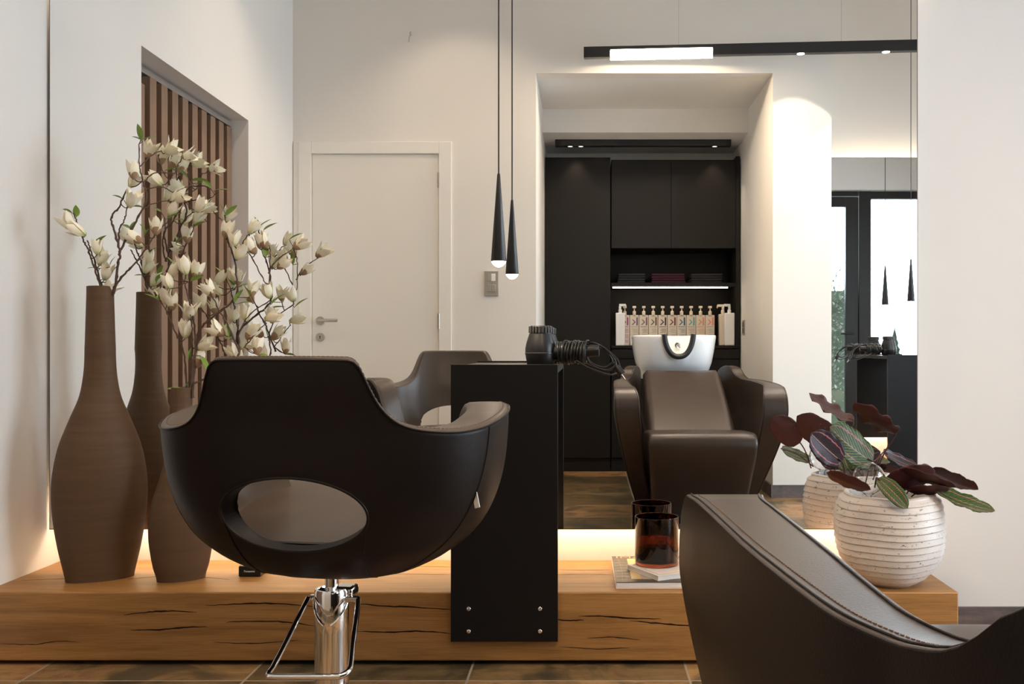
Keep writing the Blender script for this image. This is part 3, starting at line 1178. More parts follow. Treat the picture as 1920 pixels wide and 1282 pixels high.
bc = thing('base_cabinet', 'low dark brown cupboard run under the product bottles', 'cabinet', (cx(1265), CF, 0))
rel(MB().box((UX0, YA2 + .002, 0.0), (UX1, CF - 0.02, zcnt - 0.036)).build('body', M_CABIN, bc, smooth=False), bc)
rel(MB().box((UX0, YA2 + .002, zcnt - 0.018), (UX1, CF, zcnt)).build('worktop', M_CAB, bc, bevel=0.001), bc)
rel(MB().box((UX0 + .001, CF - 0.0195, cz(672)), (UX1 - .001, CF, cz(655))).build('drawer', M_CAB, bc, bevel=0.001), bc)
for (a_, b_) in ((UX0 + .001, UM - .001), (UM + .001, UX1 - .001)):
    rel(MB().box((a_, CF - 0.0195, 0.10), (b_, CF, cz(673.5))).build('door', M_CAB, bc, bevel=0.001), bc)

# towels
for k, (pa, pb, m, lab) in enumerate(((1158, 1212, M_TOWELG, 'left stack of folded charcoal towels on the niche shelf'),
                                      (1222, 1287, M_TOWELP, 'middle stack of folded plum towels on the niche shelf'),
                                      (1296, 1358, M_TOWELG, 'right stack of folded charcoal towels on the niche shelf'))):
    for j in range(2):
        t = MB()
        xa, xb = cx(pa) + random.uniform(0, .006), cx(pb) - random.uniform(0, .006)
        z = zs + 0.0005 + j * 0.036
        t.box((xa, CF - 0.30, z), (xb, CF - 0.07, z + 0.017))
        t.box((xa + .002, CF - 0.30, z + 0.0172), (xb - .002, CF - 0.068, z + 0.035))
        o = t.build('folded_towel', m, bevel=0.007, seg=3)
        tag(o, lab.replace('stack of folded', 'stack,').replace('towels', 'folded towel') + (', lower one' if j == 0 else ', upper one'), 'towel', 'folded towels on the niche shelf')

# bottles
KCOL = [('magenta', (0.30, 0.06, 0.25)), ('purple', (0.16, 0.09, 0.20)), ('mauve', (0.20, 0.11, 0.16)), ('olive', (0.12, 0.10, 0.05)), ('aubergine', (0.045, 0.025, 0.055)),
        ('burgundy', (0.17, 0.02, 0.035)), ('blue', (0.03, 0.12, 0.22)), ('turquoise', (0.12, 0.38, 0.40)), ('orange', (0.62, 0.28, 0.15)), ('coral', (0.80, 0.24, 0.17))]


def pump(t, z, m, side=False, s=1.0):
    p = MB()
    p.lathe([(0.0001, z), (0.0125 * s, z), (0.0125 * s, z + 0.026 * s), (0.009 * s, z + 0.030 * s), (0.0045 * s, z + 0.031 * s), (0.0045 * s, z + 0.052 * s), (0.0001, z + 0.052 * s)], 20)
    if side:
        p.box((-0.008, -0.010, z + 0.050 * s), (0.040, 0.010, z + 0.066 * s))
        p.box((0.036, -0.005, z + 0.040 * s), (0.044, 0.005, z + 0.060 * s))
        p.box((-0.010, -0.009, z + 0.030 * s), (0.008, 0.009, z + 0.052 * s))
    else:
        p.box((-0.0125, -0.020, z + 0.050 * s), (0.0125, 0.014, z + 0.066 * s))
    p.build('pump', m, t, bevel=0.0025, seg=2)


bw = 0.0660
bh = 0.222
yb = CF - 0.075
for i, (nm, c) in enumerate(KCOL):
    pxc = 1171.5 + i * 17.75
    x = (pxc - VX) * (2 * YM - yb) / FPX
    t = thing('product_bottle', 'cream pump bottle with a big %s letter mark, in the row behind the basin' % nm, 'bottle', (x, yb, zcnt + 0.0006), 0, 'cream pump bottles in the niche')
    MB().box((-bw / 2, -0.045, 0), (bw / 2, 0.0, bh)).build('bottle_body', M_BOTTLE, t, bevel=0.005, seg=3)
    pump(t, bh - 0.001, M_BOTTLE)
    mk = mat('print_' + nm, c, 0.5)
    # the mark: stem on the left (seen from the front of the bottle), chevron on the right.  front face is +y
    k = MB()

    def quad(pts):
        # pts in (u right as read, v up); reader stands at +y looking -y, so u = -x
        vs = [(-u, 0.0006, v) for u, v in pts] + [(-u, -0.001, v) for u, v in pts]
        n = len(pts)
        k.add(vs, [tuple(range(n)), tuple(range(2 * n - 1, n - 1, -1))] + [(j, (j + 1) % n, n + (j + 1) % n, n + j) for j in range(n)])
    quad([(-0.026, 0.205), (-0.026, 0.150), (-0.022, 0.146), (-0.0145, 0.146), (-0.0145, 0.205)])
    quad([(-0.011, 0.170), (0.010, 0.150), (0.021, 0.150), (-0.001, 0.171), (-0.001, 0.1715)])
    quad([(-0.011, 0.170), (-0.001, 0.1705), (0.016, 0.190), (0.007, 0.190)])
    k.build('letter_mark', mk, t, smooth=False)
    ln = MB()
    for r_ in range(15):
        z = 0.135 - r_ * 0.008
        w_ = random.uniform(0.030, 0.048) if r_ not in (1, 6, 11) else 0.0
        if r_ == 0: w_ = 0.05
        if w_:
            ln.box((0.026 - w_, -0.001, z), (0.026, 0.0005, z + (0.0028 if r_ else 0.004)))
    ln.box((-0.01, -0.001, 0.212), (0.02, 0.0005, 0.2145))
    ln.build('small_print', M_GRAYPRINT if i % 2 else mk, t, smooth=False)

for (px, dy, lab, m, sgn, w_) in ((1162.5, 0.046, 'white square dispenser with pump at the left end of the bottle row', M_BOTTLEW, 1, 0.066),
                                  (1357, -0.05, 'cream dispenser at the right end of the row, half behind another', M_BOTTLE, -1, 0.062),
                                  (1366.5, 0.022, 'large white dispenser at the right end of the bottle row', M_BOTTLEW, -1, 0.072)):
    x = (px - VX) * (2 * YM - yb) / FPX
    t = thing('soap_dispenser', lab, 'dispenser', (x, yb + dy, zcnt + 0.0006), 0)
    MB().box((-w_ / 2, -0.030, 0), (w_ / 2, 0.030, 0.236 if m == M_BOTTLEW else 0.23)).build('bottle_body', m, t, bevel=0.006, seg=3)
    pump(t, 0.228, m, True, 1.1)
    if sgn < 0:
        t.scale = (-1, 1, 1)

# socket on the alcove side wall
so = thing('wall_socket', 'small steel socket plate on the right alcove wall beside the niche', 'socket', (AX1, 2 * YM - 6.98, rz(614, 7.0)))
MB().box((-0.008, -0.036, -0.052), (-0.0003, 0.036, 0.052)).build('plate', M_STEEL, so, bevel=0.002)
MB().box((-0.010, -0.022, -0.04), (-0.008, 0.022, -0.004)).build('insert', M_BLACKP, so, bevel=0.001)
MB().box((-0.010, -0.022, 0.004), (-0.008, 0.022, 0.04)).build('insert', M_BLACKP, so, bevel=0.001)

# ================================================================== THINGS ON THE OAK BEAM
ZT = 0.206


def vase(label, px_c, y, prof_px, rz_, flat):
    """prof_px: list of (half width px, py)"""
    k = y / FPX
    x = (px_c - VX) * k
    t = bpy.data.objects.new
    prof = []
    zs_ = [(hw * k, EYE - (py - VY) * k) for hw, py in prof_px]
    zmin = min(z for _, z in zs_)
    tab = sorted([(z - zmin, r) for r, z in zs_])
    H = tab[-1][0]
    n = 70
    pr = [(0.0001, 0.0)]
    for i in range(n + 1):
        z = H * i / n
        pr.append((sinterp(tab, z), z))
    rt = pr[-1][0]
    pr += [(rt - 0.004, H + 0.001), (rt - 0.010, H - 0.001), (rt - 0.011, H - 0.12), (0.0001, H - 0.13)]
    b = MB().lathe(pr, 72)
    # flattened section: lower down elliptical, neck nearly round
    out = []
    for v in b.v:
        f = min(1.0, max(0.0, 1 - v[2] / (H * 0.78)))
        f = f ** 0.5
        fl = 1 + (flat - 1) * f
        va = math.atan2(-x, y)
        q_ = (math.cos(rz_ - va) ** 2 + (fl * math.sin(rz_ - va)) ** 2)
        kx = (math.cos(va) + (1 - math.cos(va)) * (1 - f)) / math.sqrt(q_)   # keep the seen width of the oval body
        out.append((v[0] * kx, v[1] * kx * fl, v[2]))
    b.v = out
    o = b.build('floor_vase', M_VASE, ang=60, loc=(x, y, ZT + 0.0005))
    o.rotation_euler = (0, 0, rz_)
    tag(o, label, 'vase')
    return Vector((x, y, ZT + H))


neck1 = vase('tall brown stoneware bottle vase with long neck at the left end of the oak beam', 188, 2.965,
             [(65, 1100), (69, 1080), (78, 1040), (86, 990), (89, 940), (86, 900), (75, 850), (55, 800), (38, 760), (30, 720), (27, 680), (25, 620), (23.5, 553)], math.radians(30), 0.50)
neck2 = vase('shorter brown stoneware bottle vase, second from left, behind the salon chair', 340, 2.955,
             [(46, 1097), (53, 1070), (60, 1025), (61, 990), (56, 955), (44, 918), (31, 875), (24, 830), (20, 780), (18, 738)], math.radians(30), 0.55)


# ---- magnolia
def petal_mesh(L, Wd, cup, curl):
    nu, nv = 6, 8
    vs, uv, fs = [], [], []
    for j in range(nv + 1):
        v = j / nv
        w = Wd * (math.sin(PI * min(1, v * 0.86 + 0.10)) ** 0.75) if v < 1 else 0.0
        w *= (1 - max(0, v - 0.75) / 0.25 * 0.55)
        r = cup * math.sin(PI * (0.08 + 0.72 * v)) + curl * max(0, v - 0.6)
        z = L * v
        for i in range(nu + 1):
            u = i / nu - 0.5
            vs.append(Vector((w * 2 * u, r - abs(u) ** 2 * w * 1.3, z)))
            uv.append((i / nu, v))
    for j in range(nv):
        for i in range(nu):
            a = j * (nu + 1) + i
            fs.append((a, a + 1, a + nu + 2, a + nu + 1))
    return vs, uv, fs


def blossom_mesh(name, seed, openness):
    rnd = random.Random(seed)
    vs, uvs, fs = [], [], []
    for k in range(7):
        inner = k >= 4
        v, u, f = petal_mesh(rnd.uniform(0.060, 0.070) * (0.9 if inner else 1), 0.0148, 0.0145 if not inner else 0.009, openness * rnd.uniform(0.4, 1.2))
        ang = (k % 4) * PI / 2 + rnd.uniform(-0.25, 0.25) if not inner else (k - 4) * 2 * PI / 3 + 0.5
        tl = rnd.uniform(0.0, 0.12) + (0.0 if inner else openness * 4)
        Mx = Matrix.Rotation(ang, 4, 'Z') @ Matrix.Rotation(-tl, 4, 'X')
        o = len(vs)
        vs += [Mx @ p for p in v]
        uvs += u
        fs += [tuple(i + o for i in q) for q in f]
    me = bpy.data.meshes.new(name)
    me.from_pydata([tuple(v) for v in vs], [], fs)
    me.materials.append(M_PETAL)
    ul = me.uv_layers.new(name='UVMap')
    for lp in me.loops:
        ul.data[lp.index].uv = uvs[lp.vertex_index]
    for p in me.polygons:
        p.use_smooth = True
    return me


BLOSS = [blossom_mesh('petals', 11 + i, op) for i, op in enumerate((0.0, 0.015, 0.035, 0.055))]
cal = MB()
cal.lathe([(0.0001, -0.004), (0.004, -0.003), (0.011, 0.004), (0.0158, 0.014), (0.0168, 0.024), (0.0162, 0.029), (0.0140, 0.028), (0.009, 0.012), (0.0001, 0.004)], 16, sy=0.92)
calo = cal.build('calyx_proto', M_CALYX)
CALME = calo.data
bpy.data.objects.remove(calo)


def leaf_mesh(name, L, Wd, m, seg=8, fold=0.25, bend=0.25):
    vs, fs, uv = [], [], []
    nu = 4
    for j in range(seg + 1):
        v = j / seg
        w = Wd * (math.sin(PI * v ** 0.85) ** 0.8 if 0 < v < 1 else 0.02)
        for i in range(nu + 1):
            u = (i / nu - 0.5) * 2
            vs.append((w * u, abs(u) * w * fold - bend * L * v * v * 0.5 + bend * L * 0.25 * v, L * v))
            uv.append((i / nu, v))
    for j in range(seg):
        for i in range(nu):
            a = j * (nu + 1) + i
            fs.append((a, a + 1, a + nu + 2, a + nu + 1))
    me = bpy.data.meshes.new(name)
    me.from_pydata(vs, [], fs)
    me.materials.append(m)
    ul = me.uv_layers.new(name='UVMap')
    for lp in me.loops:
        ul.data[lp.index].uv = uv[lp.vertex_index]
    for p in me.polygons:
        p.use_smooth = True
    return me


LEAFS = [leaf_mesh('leaf', 0.05, 0.011, M_LEAFG), leaf_mesh('leaf', 0.038, 0.010, M_LEAFG, bend=0.5)]


def orient(o, loc, d, roll=0.0, scale=1.0):
    q = Vector(d).normalized().to_track_quat('Z', 'Y')
    M = Matrix.Translation(loc) @ q.to_matrix().to_4x4() @ Matrix.Rotation(roll, 4, 'Z')
    o.location, o.rotation_euler = M.to_translation(), M.to_euler()
    o.scale = (scale,) * 3


def crop(cx_, cy_):
    """coordinates measured in the flower close-up -> photo pixels"""
    return cx_ / 2.564, 200 + cy_ / 2.564


BR = random.Random(21)


def branch(label, base, stems, flowers, leaves, ybase, group):
    """stems: list of polylines in close-up coords with depth offset per point"""
    t = thing('magnolia_branch', label, 'flowering branch', base, 0, group)
    inv = Matrix.Translation(base).inverted()
    nodes = []
    st = MB()
    for (pts, r0, r1, ds) in stems:
        ws = []
        n = len(pts)
        for i, p in enumerate(pts):
            px, py = crop(*p)
            yy = ybase + ds[0] + (ds[1] - ds[0]) * i / (n - 1)
            ws.append(P(px, py, yy))
        sp = spline(ws, 7)
        sp = [p + Vector((BR.uniform(-1, 1), BR.uniform(-1, 1), BR.uniform(-1, 1))) * 0.0016 for p in sp]
        m = len(sp)
        rr = [(r0 + (r1 - r0) * i / (m - 1)) * (1 + (0.35 if i % 5 == 0 else 0)) for i in range(m)]
        st.tube(sp, rr, 8)
        nodes += sp
    # tie each flower and leaf to the nearest stem with a thin twig
    for (fx, fy, ang, kind, has) in flowers:
        px, py = crop(fx, fy)
        tgt = min(nodes, key=lambda q: (q.x - P(px, py, ybase).x) ** 2 + (q.z - P(px, py, ybase).z) ** 2)
        yy = tgt.y + BR.uniform(-0.02, 0.02)
        c = P(px, py, yy)
        d = Vector((math.cos(math.radians(ang)), BR.uniform(-0.35, 0.25), math.sin(math.radians(ang))))
        L = 0.064
        sc = BR.uniform(0.80, 0.94)
        bpos = c - d.normalized() * L * 0.5 * sc
        near = min(nodes, key=lambda q: (q - bpos).length)
        mid = (near + bpos) / 2 + Vector((0, 0, -0.006))
        st.tube(spline([near, mid, bpos], 4), 0.0015, 6)
        o = bpy.data.objects.new('flower', BLOSS[kind])
        COL.objects.link(o)
        o.parent = t
        o.matrix_parent_inverse = inv
        orient(o, bpos, d, BR.uniform(0, 6), sc)
        if has:
            c2 = bpy.data.objects.new('calyx', CALME)
            COL.objects.link(c2)
            c2.parent = o
    for (lx, ly, ang, kind) in leaves:
        px, py = crop(lx, ly)
        c0 = P(px, py, ybase)
        near = min(nodes, key=lambda q: (q.x - c0.x) ** 2 + (q.z - c0.z) ** 2)
        c = P(px, py, near.y)
        d = Vector((math.cos(math.radians(ang)), BR.uniform(-0.3, 0.1), math.sin(math.radians(ang)))).normalized()
        b0 = c - d * 0.018
        near = min(nodes, key=lambda q: (q - b0).length)
        st.tube([near, b0], 0.0011, 6)
        o = bpy.data.objects.new('leaf', LEAFS[kind])
        COL.objects.link(o)
        o.parent = t
        o.matrix_parent_inverse = inv
        orient(o, b0, d, BR.uniform(-0.5, 0.5), BR.uniform(0.85, 1.1))
    o = st.build('stem', M_STEM, t, ang=70)
    o.matrix_parent_inverse = inv
    return t


Y1 = neck1.y
branch('short magnolia branch leaning left out of the tall brown vase', neck1 + Vector((0, 0, -0.03)),
       [([(492, 925), (483, 860), (455, 780), (425, 690), (395, 630), (372, 560), (352, 512)], 0.0032, 0.0018, (0, -0.02)),
        ([(500, 920), (470, 790), (440, 700), (420, 645)], 0.003, 0.0018, (0, 0.02))],
       [(322, 553, 128, 2, 0), (366, 592, 150, 1, 0), (466, 668, 92, 1, 0), (492, 722, 70, 2, 0), (512, 792, 68, 1, 0), (525, 868, 75, 3, 0)],
       [(366, 502, 85, 1), (325, 500, 150, 1), (472, 648, 40, 0), (537, 745, 70, 1), (503, 815, 100, 0), (470, 880, 100, 1), (452, 775, 170, 1), (545, 790, 60, 1)], Y1, 'magnolia branches in the vases')
branch('tall magnolia branch rising right out of the tall brown vase, blossoms up to its tip', neck1 + Vector((0.01, 0, -0.03)),
       [([(530, 925), (555, 860), (568, 760), (576, 700), (548, 590), (536, 530), (572, 480), (610, 395)], 0.0042, 0.002, (0, -0.03)),
        ([(576, 700), (572, 600), (600, 540), (610, 480)], 0.0026, 0.0016, (0, 0.03)),
        ([(576, 700), (620, 610), (660, 540), (708, 440), (690, 370), (672, 290), (668, 180)], 0.0036, 0.0016, (0.0, 0.03)),
        ([(548, 870), (600, 800), (655, 745), (715, 665), (755, 600), (800, 560)], 0.0034, 0.0016, (0, 0.06)),
        ([(696, 360), (740, 320), (815, 318), (870, 330)], 0.0020, 0.0012, (0.02, 0.05)),
        ([(672, 290), (720, 240), (775, 212)], 0.0018, 0.0012, (0.03, 0.06)),
        ([(700, 400), (780, 385), (830, 410), (880, 395), (940, 365)], 0.0018, 0.0011, (0.02, 0.07)),
        ([(690, 490), (740, 465), (810, 450)], 0.0018, 0.0012, (0.01, 0.05)),
        ([(760, 230), (775, 290), (815, 350), (860, 270)], 0.002, 0.0011, (0.05, 0.07))],
       [(722, 200, 60, 2, 1), (832, 200, 28, 3, 0), (782, 232, 70, 1, 1), (918, 236, 10, 3, 1), (640, 300, 95, 1, 1), (648, 352, 55, 2, 0), (742, 345, 140, 1, 0), (640, 440, 62, 2, 0),
        (862, 432, 20, 2, 0), (832, 488, 60, 1, 0), (750, 568, 90, 1, 1), (642, 628, 150, 1, 1), (968, 470, 55, 2, 0)],
       [(672, 130, 95, 0), (706, 152, 15, 0), (660, 152, 150, 1), (818, 302, 20, 0), (885, 325, 130, 1), (948, 354, 5, 0), (686, 583, 110, 1), (705, 600, 60, 1), (570, 435, 150, 1), (660, 480, 170, 1), (845, 522, 200, 0)], Y1, 'magnolia branches in the vases')
Y2 = neck2.y
branch('magnolia branch standing upright in the shorter brown vase', neck2 + Vector((-0.005, 0, -0.03)),
       [([(905, 1400), (925, 1280), (940, 1130), (925, 1000), (900, 900), (885, 840)], 0.004, 0.0018, (0, -0.02)),
        ([(900, 1400), (890, 1220), (860, 1120), (820, 1030), (795, 970)], 0.0032, 0.0016, (0, 0.02)),
        ([(925, 1200), (925, 1080), (915, 1000)], 0.002, 0.0014, (0, -0.03)),
        ([(930, 1160), (965, 1150), (985, 1140)], 0.0018, 0.0013, (0, 0))],
       [(885, 758, 100, 1, 0), (948, 778, 80, 2, 1), (806, 838, 120, 1, 0), (790, 905, 100, 2, 0), (826, 930, 95, 2, 1), (912, 970, 85, 3, 0), (892, 1066, 85, 1, 0), (988, 1142, 30, 2, 0), (960, 1205, 70, 0, 1), (835, 780, 60, 0, 0)],
       [(836, 758, 130, 0), (892, 818, 120, 0), (940, 826, 25, 0), (748, 922, 150, 0), (775, 905, 70, 1), (915, 1190, 75, 0), (978, 1222, 300, 0), (860, 1360, 170, 0), (905, 1375, 95, 1), (905, 1330, 60, 1)], Y2, 'magnolia branches in the vases')
branch('magnolia branch arching right out of the shorter brown vase', neck2 + Vector((0.008, 0, -0.03)),
       [([(925, 1400), (935, 1250), (955, 1090), (1010, 1020), (1100, 950), (1140, 890), (1128, 740), (1100, 660), (1088, 590), (1078, 520)], 0.004, 0.0016, (0, 0.02)),
        ([(1150, 1180), (1100, 1060), (1050, 970), (1010, 890), (980, 830)], 0.0030, 0.0014, (0.0, -0.02)),
        ([(935, 1330), (1030, 1290), (1110, 1240), (1150, 1180), (1152, 1090), (1200, 1000), (1300, 930)], 0.0032, 0.0015, (0.0, 0.05)),
        ([(1128, 740), (1180, 630), (1225, 600)], 0.002, 0.0012, (0.01, 0.0)),
        ([(1128, 740), (1190, 700), (1250, 800), (1290, 850), (1300, 720), (1290, 640)], 0.002, 0.0012, (0.01, 0.04)),
        ([(1170, 1160), (1240, 1080), (1280, 1040)], 0.0018, 0.0012, (0.03, 0.05)),
        ([(1290, 800), (1330, 740), (1410, 680)], 0.0018, 0.0012, (0.03, 0.03))],
       [(1093, 585, 80, 1, 1), (1126, 630, 95, 2, 0), (1156, 690, 70, 3, 0), (1222, 577, 55, 1, 0), (1203, 668, 120, 1, 1), (1260, 638, 115, 1, 1), (1000, 872, 120, 2, 1), (1036, 1070, 145, 2, 1), (1180, 985, 95, 1, 0),
        (1120, 1178, 120, 1, 0), (1216, 870, 85, 2, 1), (1282, 880, 110, 2, 0), (1314, 1010, 15, 1, 0), (1240, 1145, 85, 1, 1), (1450, 655, 35, 2, 1), (1366, 750, 40, 1, 1), (1215, 1078, 50, 1, 1)],
       [(1076, 505, 110, 0), (1104, 505, 40, 0), (1290, 580, 30, 0), (1275, 695, 95, 0), (1140, 918, 60, 0), (1160, 945, 10, 0), (1325, 932, 40, 0), (1100, 1090, 100, 0), (1268, 1195, 0, 1), (1190, 890, 110, 1)], Y2, 'magnolia branches in the vases')

# ---- small black charger
ch = thing('charging_dock', 'small black box with a white maker name lying behind the salon chair', 'charger', (P(473, 1082, 2.985).x, 2.985, ZT + 0.0005), math.radians(0))
MB().box((-0.042, 0, 0), (0.0245, 0.11, 0.032)).build('body', M_BLACKP, ch, bevel=0.003)
text('lettering', 'Panasonic', 0.0085, M_TRIM, (-0.0085, -0.0006, 0.0165), (PI / 2, 0, 0), ch, 'CENTER')

# ---- books
M_COVD = mat('grey_brown_cover', (0.06, 0.045, 0.035), 0.45)
M_COVG = mat('gold_cover_band', (0.55, 0.38, 0.17), 0.4)
M_COVP = mat('pale_taupe_cover', (0.36, 0.30, 0.25), 0.5)
M_FOIL = mat('bronze_foil', (0.50, 0.33, 0.19), 0.35, 0.5)
M_COVW = mat('blush_white_cover', (0.74, 0.64, 0.58), 0.5)
bk = thing('magazine', 'large grey and gold magazine lying flat on the oak beam, under the other', 'magazine', (0.083, 2.832, ZT + 0.0005), math.radians(0.5))
MB().box((0.0, 0.0, 0.0), (0.30, 0.35, 0.008)).build('back_cover', M_COVW, bk, bevel=0.001)
MB().box((0.002, 0.002, 0.0082), (0.30, 0.348, 0.0185)).build('page_block', M_PAPER, bk, bevel=0.0008)
MB().box((0.001, 0.001, 0.0187), (0.30, 0.35, 0.0202)).build('front_cover', M_COVD, bk, smooth=False)
MB().box((0.047, 0.036, 0.0203), (0.075, 0.31, 0.0207)).build('cover_stripe', M_COVG, bk, smooth=False)
MB().box((0.075, 0.036, 0.0203), (0.28, 0.31, 0.0207)).build('cover_picture', M_COVP, bk, smooth=False)
ft = MB()
for i in range(7):
    y = 0.05 + i * 0.037
    ft.tube([(0.006, y, 0.0204), (0.03, y + 0.004, 0.0204), (0.045, y + 0.001, 0.0204)], 0.0005, 4)
ft.tube([(0.02, 0.02, 0.0204), (0.024, 0.12, 0.0204), (0.02, 0.31, 0.0204)], 0.0005, 4)
ft.build('foil_lines', M_FOIL, bk)
text('lettering', 'IMAGE', 0.045, M_FOIL, (0.010, 0.331, 0.0205), (0, 0, 0), bk, 'LEFT', xs=1.15)
bk2 = thing('booklet', 'small blush white booklet turned diagonally on top of the magazine', 'book', (0.2045, 2.842, ZT + 0.0213), math.radians(29))
Lx, Ly = 0.17, 0.17
Mr = Matrix.Rotation(math.radians(0), 4, 'Z')
MB().box((0, 0, 0), (Lx, Ly, 0.002)).build('back_cover', M_COVW, bk2, smooth=False)
MB().box((0.001, 0.001, 0.0022), (Lx - .001, Ly - .001, 0.0125)).build('page_block', M_PAPER, bk2, smooth=False)
MB().box((0, 0, 0.0127), (Lx, Ly, 0.0145)).build('front_cover', M_COVW, bk2, smooth=False)
fr = MB()
q = 0.012
fr.tube([(q, q, .0147), (Lx - q, q, .0147), (Lx - q, Ly - q, .0147), (q, Ly - q, .0147), (q, q, .0147)], 0.0004, 4)
fr.build('cover_frame', M_FOIL, bk2)

# ---- candle jar
cj = thing('candle_jar', 'dark amber glass candle jar standing on the blush white booklet', 'candle jar', (0.212, 3.0, ZT + 0.0362))
r_, h_ = 0.066, 0.145
MB().lathe([(0.0001, 0), (r_ - 0.004, 0), (r_, 0.004), (r_, h_ - 0.001), (r_ - 0.0015, h_), (r_ - 0.003, h_ - 0.001), (r_ - 0.003, 0.012), (r_ - 0.010, 0.008), (0.0001, 0.008)], 64).build('glass_jar', M_AMBER, cj, ang=50)
MB().lathe([(0.0001, 0.0085), (r_ - 0.0105, 0.0085), (r_ - 0.0035, 0.014), (r_ - 0.0035, 0.06), (0.0001, 0.058)], 48).build('wax', M_WAX, cj, ang=50)
MB().tube([(0, 0, 0.056), (0.001, 0, 0.068)], 0.0012, 6).build('wick', M_BLACKP, cj)

# ---- pot with calathea
PX, PY = 0.889, 2.916
pot = thing('ribbed_pot', 'white speckled ribbed stoneware pot on the right end of the oak beam', 'plant pot', (PX, PY, ZT + 0.0005))
tab = [(0, 0.070), (0.010, 0.088), (0.025, 0.106), (0.05, 0.128), (0.09, 0.148), (0.13, 0.155), (0.17, 0.157), (0.205, 0.155), (0.23, 0.151), (0.25, 0.143), (0.262, 0.132)]
pr = [(0.0001, 0)]
n = 230
for i in range(n + 1):
    z = 0.264 * i / n
    r = sinterp(tab, z)
    ph = (z / 0.0188) % 1.0
    rid = (0.0042 * (1 - ph) ** 0.9 if ph > 0.12 else 0.0042 * ph / 0.12)
    if z < 0.02 or z > 0.252:
        rid *= 0.2
    pr.append((r + rid - 0.002, z))
pr += [(0.123, 0.2665), (0.116, 0.266), (0.113, 0.262), (0.116, 0.235), (0.118, 0.215), (0.0001, 0.215)]
b = MB().lathe(pr, 96)
b.v = [(x * (1 + 0.010 * math.sin(3 * math.atan2(y, x) + z * 30)), y * (1 + 0.010 * math.sin(3 * math.atan2(y, x) + z * 30)), z + (0.0035 * math.sin(math.atan2(y, x) + 0.5) + 0.0012 * math.sin(5 * math.atan2(y, x))) * min(1, z / 0.05)) for x, y, z in b.v]
b.build('pot_body', M_POT, pot, ang=60)
MB().lathe([(0.0001, 0.2155), (0.1, 0.2155), (0.105, 0.222), (0.06, 0.232), (0.0001, 0.236)], 32).build('soil', M_SOIL, pot)

plant = thing('calathea_plant', 'leafy plant with burgundy and striped green oval leaves growing in the ribbed pot', 'plant', (PX, PY, ZT + 0.235))
pinv = Matrix.Translation((PX, PY, ZT + 0.235)).inverted()


def cal_leaf(base, tip, wid, nrm, topm, wave=0.06, fold=0.15, bend=0.1, stem_to=None, seedv=0, droop=0.0):
    """blade from base to tip, half width wid, upper side facing nrm; two skins 1 mm apart"""
    base, tip = Vector(base), Vector(tip)
    ax = tip - base
    L = ax.length
    ax.normalize()
    nr = Vector(nrm)
    nr = (nr - ax * nr.dot(ax)).normalized()
    sd = ax.cross(nr).normalized()
    rnd = random.Random(seedv)
    p1, p2 = rnd.uniform(0, 6), rnd.uniform(0, 6)
    nu, nv = 12, 20
    top, bot, uv = [], [], []
    for j in range(nv + 1):
        v = j / nv
        w = wid * max(0.0, 1 - abs(2 * (v - 0.48)) ** 2.3 / (1.04 ** 2.3)) ** 0.55 if 0 < v < 1 else wid * 0.03
        if v > 0.85:
            w *= 1 - 0.25 * (v - 0.85) / 0.15
        for i in range(nu + 1):
            u = (i / nu - 0.5) * 2
            h = fold * abs(u) * w - bend * L * (4 * (v - 0.5) ** 2 - 1) * -1 * 0.5 + wave * w * math.sin(v * 19 + p1 + (1.2 if u > 0 else 0)) * abs(u) ** 3
            h += 0.02 * w * math.sin(v * 60 + abs(u) * -9)
            p = base + ax * (L * v) + sd * (w * u) + nr * h + Vector((0, 0, -droop * v * v))
            top.append(p)
            bot.append(p - nr * 0.0009)
            uv.append((i / nu, v))
    fs, mi = [], []
    N = len(top)
    for j in range(nv):
        for i in range(nu):
            a = j * (nu + 1) + i
            q = (a, a + 1, a + nu + 2, a + nu + 1)
            fs.append(q); mi.append(0)
            fs.append(tuple(N + k for k in reversed(q))); mi.append(1)
    edge = [i for i in range(nu + 1)] + [j * (nu + 1) + nu for j in range(1, nv + 1)] + [nv * (nu + 1) + i for i in range(nu - 1, -1, -1)] + [j * (nu + 1) for j in range(nv - 1, 0, -1)]
    for k in range(len(edge)):
        a, b_ = edge[k], edge[(k + 1) % len(edge)]
        fs.append((b_, a, N + a, N + b_)); mi.append(1)
    me = bpy.data.meshes.new('leaf')
    me.from_pydata([tuple(p) for p in top + bot], [], fs)
    me.materials.append(topm); me.materials.append(M_BURG)
    for p, m_ in zip(me.polygons, mi):
        p.material_index = m_
        p.use_smooth = True
    ul = me.uv_layers.new(name='UVMap')
    for lp in me.loops:
        ul.data[lp.index].uv = uv[lp.vertex_index % N]
    o = bpy.data.objects.new('leaf', me)
    COL.objects.link(o)
    o.parent = plant
    o.matrix_parent_inverse = pinv
    # petiole
    s0 = Vector(stem_to) if stem_to else Vector((PX + rnd.uniform(-.05, .05), PY + rnd.uniform(-.04, .04), ZT + 0.225))
    mid = (s0 + base) / 2 + Vector((0, 0, 0.012))
    sp = spline([s0, mid, base, base + ax * L * 0.12], 6)
    MB_ = MB().tube(sp, 0.0022, 8)
    so_ = MB_.build('leaf_stalk', M_BURG, plant)
    so_.matrix_parent_inverse = pinv
    return o


def C6(cx_, cy_, y):
    return P(1400 + cx_ / 2.913, 680 + cy_ / 2.913, y)


